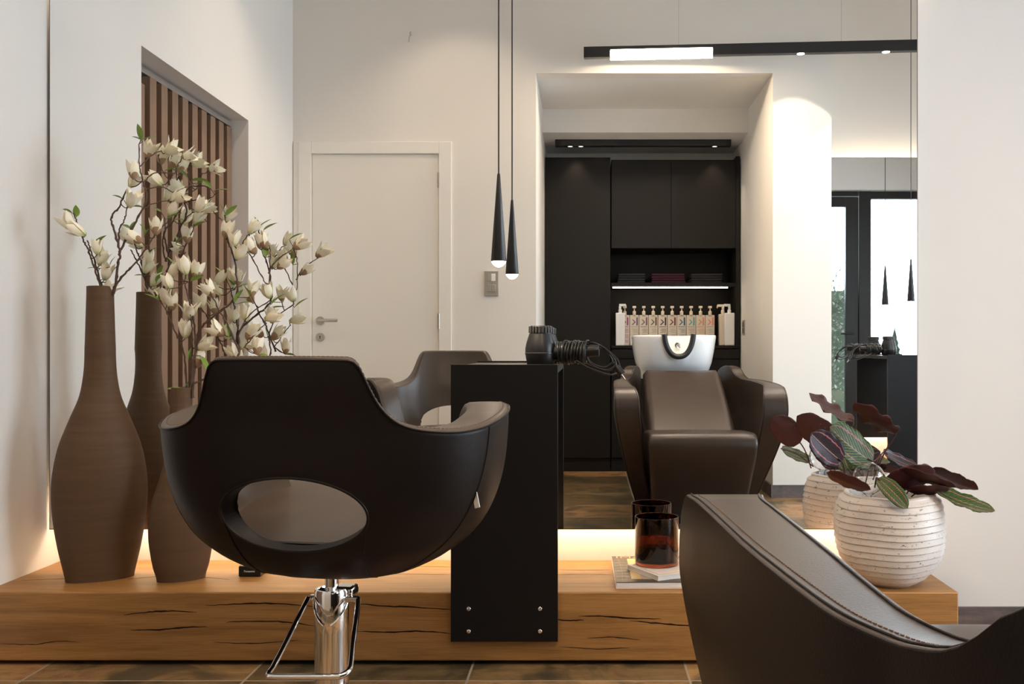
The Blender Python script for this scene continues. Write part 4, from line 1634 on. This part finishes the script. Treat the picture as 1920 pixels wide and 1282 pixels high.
# burgundy backs turned to the viewer: upper side faces away (+y) or up
cal_leaf(C6(815, 388, 2.90), C6(588, 215, 2.84), 0.040, (0.55, 0.60, 0.65), M_BURG, stem_to=C6(690, 640, 2.93), seedv=2, wave=0.20)
cal_leaf(C6(520, 540, 2.85), C6(352, 385, 2.83), 0.046, (0.25, -0.95, 0.15), M_CALD, stem_to=C6(545, 680, 2.90), seedv=4)
cal_leaf(C6(690, 545, 2.95), C6(455, 350, 2.90), 0.054, (0.25, -0.9, 0.45), M_CAL, stem_to=C6(640, 690, 2.95), seedv=5)
cal_leaf(C6(440, 600, 2.80), C6(678, 692, 2.77), 0.030, (-0.1, 0.62, 0.75), M_CAL, stem_to=C6(540, 660, 2.92), seedv=7)
cal_leaf(C6(760, 660, 2.88), C6(1030, 590, 2.86), 0.050, (-0.1, 0.80, 0.62), M_CALD, stem_to=C6(830, 720, 2.93), seedv=9)
cal_leaf(C6(1000, 580, 2.90), C6(1265, 692, 2.88), 0.042, (0.2, 0.45, 0.85), M_CALD, stem_to=C6(870, 720, 2.95), seedv=10)
cal_leaf(C6(840, 578, 2.84), C6(1145, 680, 2.82), 0.036, (0.1, 0.42, 0.88), M_CAL, stem_to=C6(820, 720, 2.92), seedv=11)
cal_leaf(C6(1030, 690, 2.84), C6(1357, 808, 2.80), 0.042, (0.25, -0.45, 0.85), M_CAL, stem_to=C6(900, 730, 2.92), seedv=12)
cal_leaf(C6(715, 630, 2.79), C6(880, 795, 2.755), 0.026, (-0.3, -0.8, 0.6), M_CAL, stem_to=C6(700, 680, 2.88), seedv=13, bend=-0.2)
cal_leaf(C6(880, 695, 2.86), C6(1110, 690, 2.83), 0.032, (0.0, 0.55, 0.8), M_CAL, stem_to=C6(850, 730, 2.92), seedv=14)
cal_leaf(C6(560, 590, 3.0), C6(520, 480, 3.02), 0.035, (0.0, -0.8, 0.5), M_CAL, stem_to=C6(600, 690, 2.97), seedv=16)

gc = P(1629, 896, 2.85)
gl = thing('watering_globe', 'clear glass watering bulb stuck into the ribbed pot', 'watering globe', (gc.x, gc.y, gc.z))
g = MB()
rg = 0.046
prof = [(0.0001, rg)] + [(rg * math.sin(a), rg * math.cos(a)) for a in [PI * k / 24 for k in range(1, 22)]]
prof += [(0.008, -rg - 0.004), (0.006, -rg - 0.03)]
ins = [(max(0.0001, r - 0.0012), z + (0.0 if k > 0 else -0.0012)) for k, (r, z) in enumerate(prof)]
g.lathe(prof + ins[::-1], 40)
g.build('glass_bulb', M_GLASS, gl, ang=60)

# ================================================================== SALON CHAIR
def styling_chair(label, loc, rz_):
    t = thing('salon_chair', label, 'salon chair', loc, rz_)
    A, BK, BF = 0.372, 0.272, 0.335
    Z0 = 0.408
    ga = [(0.408, 0.30), (0.418, 0.42), (0.435, 0.54), (0.46, 0.665), (0.50, 0.80), (0.54, 0.88), (0.58, 0.93), (0.62, 0.963), (0.66, 0.983), (0.70, 0.994), (0.74, 1.0), (0.9, 1.01)]
    gb = [(0.408, 0.25), (0.42, 0.42), (0.44, 0.56), (0.47, 0.68), (0.50, 0.76), (0.54, 0.82), (0.58, 0.87), (0.66, 0.925), (0.74, 0.965), (0.88, 1.06)]
    T = [(0, .880), (16.5, .879), (19, .875), (20.7, .862), (22.3, .838), (24.5, .806), (27.5, .778), (31.5, .758), (37, .746), (45, .739), (56, .736), (70, .742), (84, .754), (98, .766), (110, .774), (117, .773), (122, .765),
         (126, .748), (130, .715), (133, .67), (136, .60), (138, .54)]
    TH = 138

    def TKF(dg):
        return sinterp([(0, 0.027), (16, 0.034), (45, 0.078), (80, 0.092), (138, 0.092)], dg)

    def sup(th, a, z, inset=0.0):
        s, c = math.sin(th), math.cos(th)
        k = 0.86
        b = BK if c > 0 else BF
        ax_ = a * sinterp(ga, z) - inset
        by = b * sinterp(gb, z) - inset
        if c <= 0:
            by = BF * sinterp(ga, z) - inset
        x = ax_ * math.copysign(abs(s) ** k, s)
        y = -by * math.copysign(abs(c) ** (k if c > 0 else 1.0), c)
        return x, y

    NT_, NV = 190, 44
    th_ = [math.radians(-TH + 2 * TH * i / NT_) for i in range(NT_ + 1)]
    TK = 0.072
    verts, faces = [], []
    # rings from outer bottom up over the top band and down inside
    rows_o = [i / NV for i in range(NV + 1)]

    def pt(th, f, side):
        top = sinterp(T, abs(math.degrees(th)))
        if side == 'o':
            z = Z0 + (top - 0.008 - Z0) * f
            x, y = sup(th, A, z)
        else:
            z = Z0 + (top - 0.008 - Z0) * f
            tk = TK * (0.75 + 0.25 * min(1, abs(math.degrees(th)) / 60.0))
            tk = TKF(abs(math.degrees(th)))
            x, y = sup(th, A, z, tk)
        return Vector((x, y, z))
    outer = [[pt(th, f, 'o') for f in rows_o] for th in th_]
    inner = [[pt(th, f, 'i') for f in rows_o] for th in th_]
    # hole
    HC, HR = (-0.004, 0.569), (0.154, 0.0765)
    vs = []
    idx_o, idx_i = {}, {}
    for i in range(NT_ + 1):
        for j in range(NV + 1):
            idx_o[i, j] = len(vs); vs.append(outer[i][j].copy())
    for i in range(NT_ + 1):
        for j in range(NV + 1):
            idx_i[i, j] = len(vs); vs.append(inner[i][j].copy())
    dead = set()
    for i in range(NT_):
        for j in range(NV):
            c = (outer[i][j] + outer[i + 1][j + 1]) / 2
            if c.y < 0 and ((c.x - HC[0]) / HR[0]) ** 2 + ((c.z - HC[1]) / HR[1]) ** 2 < 1:
                dead.add((i, j))
    fs = []
    mis = []
    for i in range(NT_):
        for j in range(NV):
            if (i, j) in dead:
                continue
            fs.append((idx_o[i, j], idx_o[i + 1, j], idx_o[i + 1, j + 1], idx_o[i, j + 1]))
            mis += [0, 1]
            fs.append((idx_i[i, j + 1], idx_i[i + 1, j + 1], idx_i[i + 1, j], idx_i[i, j]))
    # rim of the hole
    loop_edges = []
    for (i, j) in dead:
        for (di, dj, a, b) in ((-1, 0, (i, j), (i, j + 1)), (1, 0, (i + 1, j), (i + 1, j + 1)), (0, -1, (i, j), (i + 1, j)), (0, 1, (i, j + 1), (i + 1, j + 1))):
            if (i + di, j + dj) not in dead:
                loop_edges.append((a, b))
    adj = {}
    for a, b in loop_edges:
        adj.setdefault(a, []).append(b); adj.setdefault(b, []).append(a)

    def ysurf(x, z, side):
        # find depth of the back surface at x,z
        lo, hi = 0.0, math.radians(85)
        sg = 1 if x >= 0 else -1
        for _ in range(30):
            m = (lo + hi) / 2
            if side == 'o':
                xx, yy = sup(m, A, z)
            else:
                xx, yy = sup(m, A, z, TKF(math.degrees(m)))
            if xx < abs(x): lo = m
            else: hi = m
        return yy
    for a in adj:
        for idx, sd in ((idx_o, 'o'), (idx_i, 'i')):
            v = vs[idx_o[a]]
            an = math.atan2((v.z - HC[1]) / HR[1], (v.x - HC[0]) / HR[0])
            if sd == 'o':
                adj_an = an
                x, z = HC[0] + HR[0] * math.cos(an), HC[1] + HR[1] * math.sin(an)
                newo = (x, ysurf(x, z, 'o'), z)
            else:
                x, z = HC[0] + HR[0] * 0.93 * math.cos(an), HC[1] + 0.004 + HR[1] * 0.93 * math.sin(an)
                vs[idx_i[a]] = Vector((x, ysurf(x, z, 'i'), z))
        vs[idx_o[a]] = Vector(newo)
    rimloop = []
    for a, b in loop_edges:
        fs.append((idx_o[a], idx_o[b], idx_i[b], idx_i[a]))
    # top band rows
    prevrow = [idx_o[i, NV] for i in range(NT_ + 1)]
    band = []
    for (f, dz) in ((0.03, 0.005), (0.12, 0.0085), (0.35, 0.0095), (0.65, 0.0095), (0.88, 0.0085), (0.97, 0.005)):
        row = []
        for i in range(NT_ + 1):
            p = outer[i][NV].lerp(inner[i][NV], f)
            # outward normal of the edge in its own plane, so that steep flanks stay thick
            p = p + Vector((0, 0, dz))
            row.append(len(vs)); vs.append(p)
        band.append(row)
    lastrow = [idx_i[i, NV] for i in range(NT_ + 1)]
    rows = [prevrow] + band + [lastrow]
    for r in range(len(rows) - 1):
        for i in range(NT_):
            fs.append((rows[r][i], rows[r][i + 1], rows[r + 1][i + 1], rows[r + 1][i]))
    # front ends closed
    for i in (0, NT_):
        ring = [idx_o[i, j] for j in range(NV + 1)] + [row[i] for row in band] + [idx_i[i, j] for j in range(NV, -1, -1)]
        fs.append(tuple(ring))
    # bottom cap
    c0 = len(vs); vs.append(Vector((0, 0.02, 0.404)))
    for i in range(NT_):
        fs.append((c0, idx_o[i + 1, 0], idx_o[i, 0]))
    b = MB(); b.add(vs, fs)
    nb_ = NT_ * (len(rows) - 1)
    n_rim = len(loop_edges)
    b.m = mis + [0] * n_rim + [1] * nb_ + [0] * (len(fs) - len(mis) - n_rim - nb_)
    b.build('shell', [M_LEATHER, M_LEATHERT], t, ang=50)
    # lower front bowl carrying the seat
    b = MB()
    ring = []
    nn, rr_ = 64, 8
    vs2 = []
    for j in range(rr_ + 1):
        z = 0.412 + (0.50 - 0.412) * j / rr_
        for i in range(nn):
            th = 2 * PI * i / nn
            x, y = sup(th, A, z, 0.012 if math.cos(th) < -0.3 else 0.05)
            if math.cos(th) < 0:
                y = min(y, 0.315)
            vs2.append((x, y, z))
    fs2 = [(j * nn + i, j * nn + (i + 1) % nn, (j + 1) * nn + (i + 1) % nn, (j + 1) * nn + i) for j in range(rr_) for i in range(nn)]
    fs2.append(tuple(range(nn - 1, -1, -1))); fs2.append(tuple(rr_ * nn + i for i in range(nn)))
    b.add(vs2, fs2)
    b.build('seat_pan', M_LEATHER, t, ang=50)
    # cushion
    b = MB()
    rows = []
    nn = 72
    vs2 = []
    levels = [(0.468, 0.90), (0.480, 0.97), (0.515, 1.0), (0.526, 0.985), (0.532, 0.95), (0.535, 0.85), (0.535, 0.6), (0.535, 0.3)]
    for (z, s) in levels:
        for i in range(nn):
            th = 2 * PI * i / nn
            x = 0.262 * s * math.copysign(abs(math.sin(th)) ** 0.8, math.sin(th))
            cth = -math.cos(th)
            y = (0.33 if cth > 0 else 0.225) * s * math.copysign(abs(cth) ** 0.8, cth)
            zz = z - 0.515 + interp([(-0.22, .462), (-0.12, .484), (0.0, .512), (0.15, .548), (0.33, .590)], y)
            xm, ym = A * sinterp(ga, zz) - 0.03, (BK * sinterp(gb, zz) - 0.026 if y < 0 else 0.36)
            y = max(-ym, min(ym, y))
            xm *= max(0.05, 1 - (abs(y) / ym) ** 2.4) ** 0.5
            x = max(-xm, min(xm, x))
            vs2.append((x, y, zz))
    nl = len(levels)
    fs2 = [(j * nn + i, j * nn + (i + 1) % nn, (j + 1) * nn + (i + 1) % nn, (j + 1) * nn + i) for j in range(nl - 1) for i in range(nn)]
    fs2.append(tuple(range(nn - 1, -1, -1)))
    vs2.append((0, 0.0, 0.529)); ci = len(vs2) - 1
    fs2 += [((nl - 1) * nn + i, (nl - 1) * nn + (i + 1) % nn, ci) for i in range(nn)]
    b.add(vs2, fs2)
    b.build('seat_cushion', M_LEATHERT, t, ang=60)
    # piping and stitching along the outer and inner top edge
    pp = [outer[i][NV].lerp(inner[i][NV], 0.0) + Vector((0, 0, 0.0015)) for i in range(NT_ + 1)]
    pp = [Vector((p.x * 1.003, p.y * 1.003, p.z)) for p in pp]
    MB().tube(pp, 0.0022, 8).build('piping', M_LEATHER, t)
    st = MB()
    for f in (0.14,):
        path = [outer[i][NV].lerp(inner[i][NV], f) + Vector((0, 0, 0.0092)) for i in range(NT_ + 1)]
        sp = []
        acc = 0
        dense = []
        for a_, b_ in zip(path, path[1:]):
            for k in range(8):
                dense.append(a_.lerp(b_, k / 8))
        last = dense[0]; seg = [last]; on = True; L = 0
        for q in dense[1:]:
            L += (q - last).length; last = q
            if on: seg.append(q)
            if L > (0.0048 if on else 0.0028):
                if on and len(seg) > 1: st.tube([seg[0], seg[-1]], 0.0007, 5)
                on = not on; L = 0; seg = [q]
    st.build('stitching', M_STITCH, t)
    # seams down the flanks, where the arm panels join the back
    for sg in (-1, 1):
        th = math.radians(sg * 74)
        sm = []
        for k in range(30):
            f = 0.06 + 0.935 * k / 29
            top = sinterp(T, 74)
            z = Z0 + (top - 0.008 - Z0) * f
            th2 = math.radians(sg * (74 - 16 * (1 - f) ** 1.5))
            x, y = sup(th2, A, z)
            sm.append(Vector((x * 1.0015, y * 1.0015, z)))
        MB().tube(sm, 0.0014, 6).build('seam', M_LEATHER, t)
    for sg in (-1, 1):
        sm = []
        for k in range(16):
            z = 0.545 - 0.13 * k / 15
            x = sg * (0.147 - 0.03 * k / 15) - 0.004
            sm.append(Vector((x, ysurf(x, z, 'o') - 0.0012, z)))
        MB().tube(sm, 0.0014, 6).build('seam', M_LEATHER, t)
    # ring round the opening
    rp = []
    for k in range(72):
        an = 2 * PI * k / 72
        x, z = HC[0] + HR[0] * 0.995 * math.cos(an), HC[1] + HR[1] * 0.995 * math.sin(an)
        rp.append(Vector((x, ysurf(x, z, 'o') + 0.001, z)))
    MB().tube(rp, 0.003, 8, closed=True).build('opening_piping', M_LEATHER, t)
    # white tag on the right seam
    th = math.radians(70); z = 0.585
    x, y = sup(th, A, z)
    nrm = Vector((x / A**2, y / BK**2, 0)).normalized()
    tg = MB()
    Mx = Matrix.Translation((x, y, z)) @ Matrix.Rotation(math.atan2(nrm.y, nrm.x), 4, 'Z') @ Matrix.Rotation(math.radians(-16), 4, 'Y')
    tg.box((-0.002, -0.0006, -0.016), (0.012, 0.0006, 0.016), M=Mx)
    o = tg.build('maker_tag', M_TRIM, t, smooth=False)
    o['label'] = 'small white fabric tag'
    # hydraulic column
    Rz = Matrix.Rotation(-rz_, 4, 'Z')

    def W_(x, y, z):
        return Rz @ Vector((x, y, z))
    ox = -0.014
    MB().lathe([(0.0001, 0.355), (0.0145, 0.355), (0.0145, 0.412), (0.0001, 0.412)], 28, (ox, 0, 0)).build('piston', M_CHROME, t, ang=50)
    c = MB()
    c.lathe([(0.0001, 0.0205), (0.0365, 0.0205), (0.0365, 0.28), (0.0372, 0.282), (0.0372, 0.366), (0.035, 0.372), (0.030, 0.372), (0.028, 0.364), (0.0001, 0.364)], 48, (ox, 0, 0))
    c.build('column', M_CHROME, t, ang=40)
    c = MB().box((ox + 0.002, 0.0, 0.352), (ox + 0.046, 0.045, 0.3745))
    c.build('pump_housing', M_CHROME, t, bevel=0.006)
    c = MB().box((ox - 0.048, -0.012, 0.345), (ox + 0.062, 0.004, 0.357))
    c.build('foot_rest_bracket', M_CHROME, t, bevel=0.002)
    # v-shaped chrome ridge on the column
    for sg in (-1, 1):
        pts = [W_(0, 0, 0)]
        pts = []
        for k in range(8):
            a_ = math.radians(-90 + sg * (12 + 68 * k / 7))
            pts.append(W_(ox + 0.0372 * math.cos(a_), 0.0372 * math.sin(a_), 0.300 + 0.045 * (k / 7) ** 1.2))
        MB().tube(pts, 0.0024, 8).build('collar_ridge', M_CHROME, t)
    fp = spline([W_(ox - 0.048, -0.01, 0.352), W_(ox - 0.052, -0.06, 0.330), W_(-0.072, -0.16, 0.288), W_(-0.076, -0.212, 0.266)], 5)
    fp += spline([W_(-0.077, -0.225, 0.2635), W_(-0.077, -0.234, 0.2605), W_(-0.069, -0.239, 0.259), W_(-0.01, -0.240, 0.259), W_(0.052, -0.240, 0.259), W_(0.068, -0.238, 0.261), W_(0.078, -0.228, 0.266), W_(0.079, -0.215, 0.272)], 4)
    fp += spline([W_(0.070, -0.16, 0.298), W_(0.054, -0.05, 0.338), W_(0.046, -0.01, 0.352)], 5)
    MB().tube(fp, 0.0060, 12).build('foot_rest', M_CHROME, t)
    b = MB().lathe([(0.0001, 0.0005), (0.335, 0.0005), (0.34, 0.004), (0.335, 0.009), (0.25, 0.016), (0.06, 0.022), (0.0001, 0.022)], 96, (0, 0.06, 0))
    b.build('base_plate', mat('bronze_base_plate', (0.20, 0.12, 0.09), 0.22, 0.8), t, ang=40)
    return t


styling_chair('dark brown leather tub salon chair with an oval opening in its back, facing the mirror', (-0.543, 2.165, 0), math.radians(-8))


# ================================================================== WASH UNIT (right foreground, whole front in the mirror)
XC = 0.557
WU = thing('backwash_unit', 'dark brown leather wash chair with white basin, its arm filling the right foreground', 'wash chair', (XC, 0.8, 0))
winv = Matrix.Translation((XC, 0.8, 0)).inverted()


def wp_(o):
    o.matrix_parent_inverse = winv
    return o


XO = [(0.22, .180), (.40, .118), (.5, .080), (.53, .070), (.58, .060), (.62, .054), (.68, .037), (.73, .029), (.86, .016), (.95, .010), (1.1, .005), (1.3, 0), (1.5, 0)]
XI = [(0.22, .330), (.40, .300), (.5, .275), (.6, .245), (.7, .226), (.9, .224), (1.24, .226), (1.36, .242), (1.5, .262)]
TT = [(.22, .700), (.27, .745), (.33, .772), (.40, .785), (.46, .782), (.50, .768), (.53, .744), (.555, .731), (.585, .723), (.62, .7165), (.70, .7145), (.86, .7145), (1.1, .711), (1.25, .7065), (1.34, .700)]
FRONT = [(0.02, 1.14), (0.137, 1.19), (0.25, 1.265), (0.35, 1.34), (0.45, 1.41), (0.53, 1.445), (0.60, 1.452), (0.65, 1.432), (0.68, 1.395), (0.695, 1.36), (0.70, 1.34)]
BACK = [(0.02, 0.42), (0.3, 0.34), (0.5, 0.26), (0.7, 0.22)]


def taper(z):
    return 0.0 if z > 0.58 else 0.135 * ((0.58 - z) / 0.56) ** 1.25


def arm(side):
    nu, nv = 70, 44
    G = {}
    out, inn = [], []
    b = MB()
    for s in (0, 1):
        for i in range(nu + 1):
            for j in range(nv + 1):
                u, v = i / nu, j / nv
                zn = 0.02 + (0.70 - 0.02) * (1 - (1 - v) ** 1.35)
                f = sinterp(FRONT, zn)
                bk_ = interp(BACK, zn)
                # denser toward the front and back edge
                uu = u
                y = bk_ + (f - bk_) * uu
                top = sinterp(TT, y)
                w = (zn - 0.02) / (0.70 - 0.02)
                z = 0.02 + (top - 0.02) * w
                xo = 0.135 + sinterp(XO, y)
                xi = sinterp(XI, y)
                x = (xo if s == 0 else xi) + taper(z)
                if side > 0:
                    x = 2 * XC - x
                G[s, i, j] = len(b.v)
                b.v.append((x, y, z))
    for i in range(nu):
        for j in range(nv):
            q = (G[0, i, j], G[0, i + 1, j], G[0, i + 1, j + 1], G[0, i, j + 1])
            b.f.append(q); b.m.append(1)
            q = (G[1, i, j], G[1, i, j + 1], G[1, i + 1, j + 1], G[1, i + 1, j])
            b.f.append(q); b.m.append(0)
    for i in range(nu):
        for j in (0, nv):
            b.f.append((G[0, i, j], G[0, i + 1, j], G[1, i + 1, j], G[1, i, j])); b.m.append(0)
    for j in range(nv):
        for i in (0, nu):
            b.f.append((G[0, i, j], G[0, i, j + 1], G[1, i, j + 1], G[1, i, j])); b.m.append(0)
    verts = [Vector(v) for v in b.v]
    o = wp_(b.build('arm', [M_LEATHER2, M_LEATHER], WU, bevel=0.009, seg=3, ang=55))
    # perimeter path (front bottom -> front top -> back top)
    for s, nm in ((0, 'outer'), (1, 'inner')):
        per = [(nu, j) for j in range(0, nv + 1)] + [(i, nv) for i in range(nu - 1, -1, -1)]
        other = 1 - s
        path, path2 = [], []
        cen = Vector((0, 0.9, 0.35))
        for (i, j) in per:
            a_ = verts[G[s, i, j]]; c_ = verts[G[other, i, j]]
            ac = (c_ - a_).normalized()
            path.append(a_ + ac * 0.0065)
            path2.append(a_ + ac * 0.0155)
        # outward direction in the y-z plane
        def outw(pth, k):
            d = pth[min(k + 1, len(pth) - 1)] - pth[max(k - 1, 0)]
            return Vector((0, d.z, -d.y)).normalized()
        P1 = [p + outw(path, k) * -0.0005 for k, p in enumerate(path)]
        P2 = [p + outw(path2, k) * 0.0002 for k, p in enumerate(path2)]
        sgn = 1
        if (P2[len(P2) // 2] - Vector((0, 0.9, 0.3))).length < (path2[len(P2) // 2] - Vector((0, 0.9, 0.3))).length:
            sgn = -1
        P1 = [p + outw(path, k) * sgn * 0.0006 for k, p in enumerate(path)]
        P2 = [p + outw(path2, k) * sgn * 0.0003 for k, p in enumerate(path2)]
        wp_(MB().tube(P1, 0.0012, 8).build('piping', M_LEATHER, WU))
        if s == 1:
            continue
        st = MB()
        dense = []
        for a_, b_ in zip(P2, P2[1:]):
            m_ = max(2, int((b_ - a_).length / 0.0006))
            for k in range(m_):
                dense.append(a_.lerp(b_, k / m_))
        last = dense[0]; st0 = last; on = True; L = 0
        for q in dense[1:]:
            L += (q - last).length; last = q
            if L > (0.0036 if on else 0.0024):
                if on: st.tube([st0, q], 0.0006, 5)
                on = not on; L = 0; st0 = q
        wp_(st.build('stitching', M_STITCH, WU))


arm(-1)
arm(1)
# seat with leg rest
b = MB()
sp = [(0.98, .40), (1.02, .452), (1.2, .470), (1.38, .480), (1.47, .481), (1.505, .473), (1.527, .452), (1.533, .42), (1.522, .38), (1.49, .31), (1.44, .22), (1.40, .14), (1.375, .07), (1.34, .055), (1.05, .055)]
sp = [(p.x, p.y) for p in spline([Vector((a_, b_, 0)) for a_, b_ in sp], 3)]
cols = [-0.262, -0.2595, -0.253, -0.243, -0.15, 0, 0.15, 0.243, 0.253, 0.2595, 0.262]
vs, fs = [], []
cy, cz_ = 1.25, 0.28
for k, u in enumerate(cols):
    e = min(abs(abs(u) - 0.262), 0.02) / 0.02
    ins = 0.020 * (1 - math.sqrt(max(0, 1 - (1 - e) ** 2)))
    for (y, z) in sp:
        d = Vector((y - cy, z - cz_)); L = d.length
        d = d / L * (L - ins)
        zz = cz_ + d.y
        x = XC + 0.0 + u * (0.86 + 0.14 * min(1, max(0, (zz - 0.05) / 0.38)))
        vs.append((x, cy + d.x, zz + (0.004 * (1 - (u / 0.262) ** 2) if zz > .44 else 0)))
n = len(sp)
for k in range(len(cols) - 1):
    for i in range(n):
        j = (i + 1) % n
        fs.append((k * n + i, k * n + j, (k + 1) * n + j, (k + 1) * n + i))
fs.append(tuple(range(n))); fs.append(tuple((len(cols) - 1) * n + i for i in range(n - 1, -1, -1)))
b.add(vs, fs)
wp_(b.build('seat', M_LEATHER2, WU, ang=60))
# backrest
b = MB()
p0, p1 = Vector((0, 1.13, 0.365)), Vector((0, 0.41, 0.728))
ax = (p1 - p0).normalized(); nr = Vector((0, ax.z, -ax.y)); nr = -nr if nr.z < 0 else nr
L = (p1 - p0).length
nu, nv = 20, 24
vs, fs = [], []
for j in range(nv + 1):
    v = j / nv
    hw = 0.222 + 0.012 * (1 - v)
    for i in range(nu + 1):
        u = (i / nu - 0.5) * 2
        eu = max(0, abs(u) - 0.88) / 0.12
        ev = max(0, v - 0.93) / 0.07
        h = 0.055 + 0.010 * math.sin(PI * v * 0.9 + 0.2) - 0.028 * (1 - math.sqrt(max(0, 1 - eu * eu))) - 0.028 * (1 - math.sqrt(max(0, 1 - ev * ev)))
        # rests hug the middle
        h += -0.006 * (1 - u * u)
        vs.append(p0 + Vector((XC - 0.005 + hw * u, 0, 0)) + ax * L * v + nr * h)
N = len(vs)
for j in range(nv + 1):
    v = j / nv
    hw = 0.222 + 0.012 * (1 - v)
    for i in range(nu + 1):
        u = (i / nu - 0.5) * 2
        vs.append(p0 + Vector((XC - 0.005 + hw * u, 0, 0)) + ax * L * v - nr * 0.035)
for j in range(nv):
    for i in range(nu):
        a_ = j * (nu + 1) + i
        fs.append((a_, a_ + 1, a_ + nu + 2, a_ + nu + 1))
        fs.append((N + a_ + nu + 1, N + a_ + nu + 2, N + a_ + 1, N + a_))
edge = [i for i in range(nu + 1)] + [j * (nu + 1) + nu for j in range(1, nv + 1)] + [nv * (nu + 1) + i for i in range(nu - 1, -1, -1)] + [j * (nu + 1) for j in range(nv - 1, 0, -1)]
for k in range(len(edge)):
    a_, b_ = edge[k], edge[(k + 1) % len(edge)]
    fs.append((a_, b_, N + b_, N + a_))
b.add(vs, fs)
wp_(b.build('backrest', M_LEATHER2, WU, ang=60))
# plinth
b = MB().box((0.37, 0.30, 0.0005), (0.745, 1.24, 0.30))
wp_(b.build('plinth', M_BLACKM, WU, bevel=0.01))
# basin
BXC, BYC = 0.540, 0.04
HW, YFt, YBk = 0.262, 0.325, -0.245


def bowl_ring(z, hw, yf, yb_, n=96, p=0.62, xc=BXC):
    c = (yf + yb_) / 2; hh_ = (yf - yb_) / 2
    r = []
    for i in range(n):
        th = 2 * PI * i / n
        x = xc + hw * math.copysign(abs(math.sin(th)) ** p, math.sin(th))
        y = c + hh_ * math.copysign(abs(math.cos(th)) ** p, math.cos(th))
        r.append([x, y, z])
    return r


b = MB()
n = 144
ZR = 0.968
secs = [(0.70, 0.205, 0.22, -0.12), (0.74, 0.212, 0.235, -0.14), (0.76, 0.222, 0.265, -0.17), (0.80, 0.235, 0.295, -0.20), (0.86, 0.247, 0.313, -0.225), (0.92, 0.256, 0.321, -0.24), (0.955, 0.261, 0.325, -0.245), (0.966, 0.2595, 0.3235, -0.2435), (ZR, 0.2555, 0.3195, -0.2395),
        (ZR, 0.246, 0.310, -0.230), (0.966, 0.242, 0.306, -0.226), (0.955, 0.240, 0.304, -0.224), (0.90, 0.232, 0.296, -0.216), (0.86, 0.215, 0.275, -0.20), (0.82, 0.17, 0.22, -0.15), (0.805, 0.10, 0.14, -0.07), (0.80, 0.03, 0.07, 0.0)]


def notch(x, y):
    d = abs(x - (BXC + 0.012))
    if y < 0.12 or d >= 0.086:
        return ZR
    return ZR - 0.130 * (1 - (d / 0.086) ** 2.4) ** 0.6


vs, fs = [], []
for si, (z, hw, yf, yb2) in enumerate(secs):
    for q in bowl_ring(z, hw, yf, yb2, n, 0.66):
        zc_ = notch(q[0], q[1])
        zz = q[2]
        if si >= 3 and si <= 13 and zc_ < ZR:
            zz = min(q[2], zc_ - (ZR - q[2]) * 0.2)
        vs.append((q[0], q[1], zz))
for s in range(len(secs) - 1):
    for i in range(n):
        j = (i + 1) % n
        fs.append((s * n + i, s * n + j, (s + 1) * n + j, (s + 1) * n + i))
fs.append(tuple(range(n - 1, -1, -1))); fs.append(tuple((len(secs) - 1) * n + i for i in range(n)))
b.add(vs, fs)
basin = wp_(b.build('basin', M_CERAM, WU, ang=75))
# rubber neck rest following the notch
path = []
for k in range(41):
    x = -0.084 + 0.168 * k / 40
    d = abs(x)
    z = ZR - 0.130 * (1 - min(1, (d / 0.086)) ** 2.4) ** 0.6
    path.append(Vector((BXC + 0.012 + x, 0.318, z)))
path = [Vector((path[0].x - 0.004, 0.318, ZR + 0.004))] + path + [Vector((path[-1].x + 0.004, 0.318, ZR + 0.004))]
sp = spline(path, 2)
vs, fs = [], []
m = 12
for k, p in enumerate(sp):
    d = sp[min(k + 1, len(sp) - 1)] - sp[max(k - 1, 0)]
    d.normalize()
    nrm = Vector((-d.z, 0, d.x))
    for q in range(m):
        a_ = 2 * PI * q / m
        vs.append(p + nrm * (0.0165 * math.cos(a_)) + Vector((0, 0.030 * math.copysign(abs(math.sin(a_)) ** 0.7, math.sin(a_)), 0)))
for k in range(len(sp) - 1):
    for q in range(m):
        r2 = (q + 1) % m
        fs.append((k * m + q, k * m + r2, (k + 1) * m + r2, (k + 1) * m + q))
fs.append(tuple(range(m))); fs.append(tuple((len(sp) - 1) * m + q for q in range(m)))
b = MB(); b.add(vs, fs)
o = b.build('neck_rest', M_RUBBER, basin, ang=60)
b = MB()
b.lathe([(0.0001, 0), (0.021, 0), (0.021, 0.012), (0.017, 0.018), (0.0001, 0.018)], 28, M=Matrix.Translation((BXC + 0.05, -0.208, 0.905)) @ Matrix.Rotation(-PI / 2, 4, 'X'))
b.tube([(BXC + 0.05, -0.19, 0.905), (BXC + 0.05, -0.165, 0.900), (BXC + 0.065, -0.15, 0.885)], 0.008, 12)
o = b.build('tap', M_CHROME, basin, ang=50)
b = MB()
b.prism([(0.36, -0.10), (0.70, -0.10), (0.70, 0.20), (0.36, 0.20)], 0.0005, 0.705)
wp_(b.build('basin_pedestal', M_BLACKM, WU, bevel=0.02, seg=3))
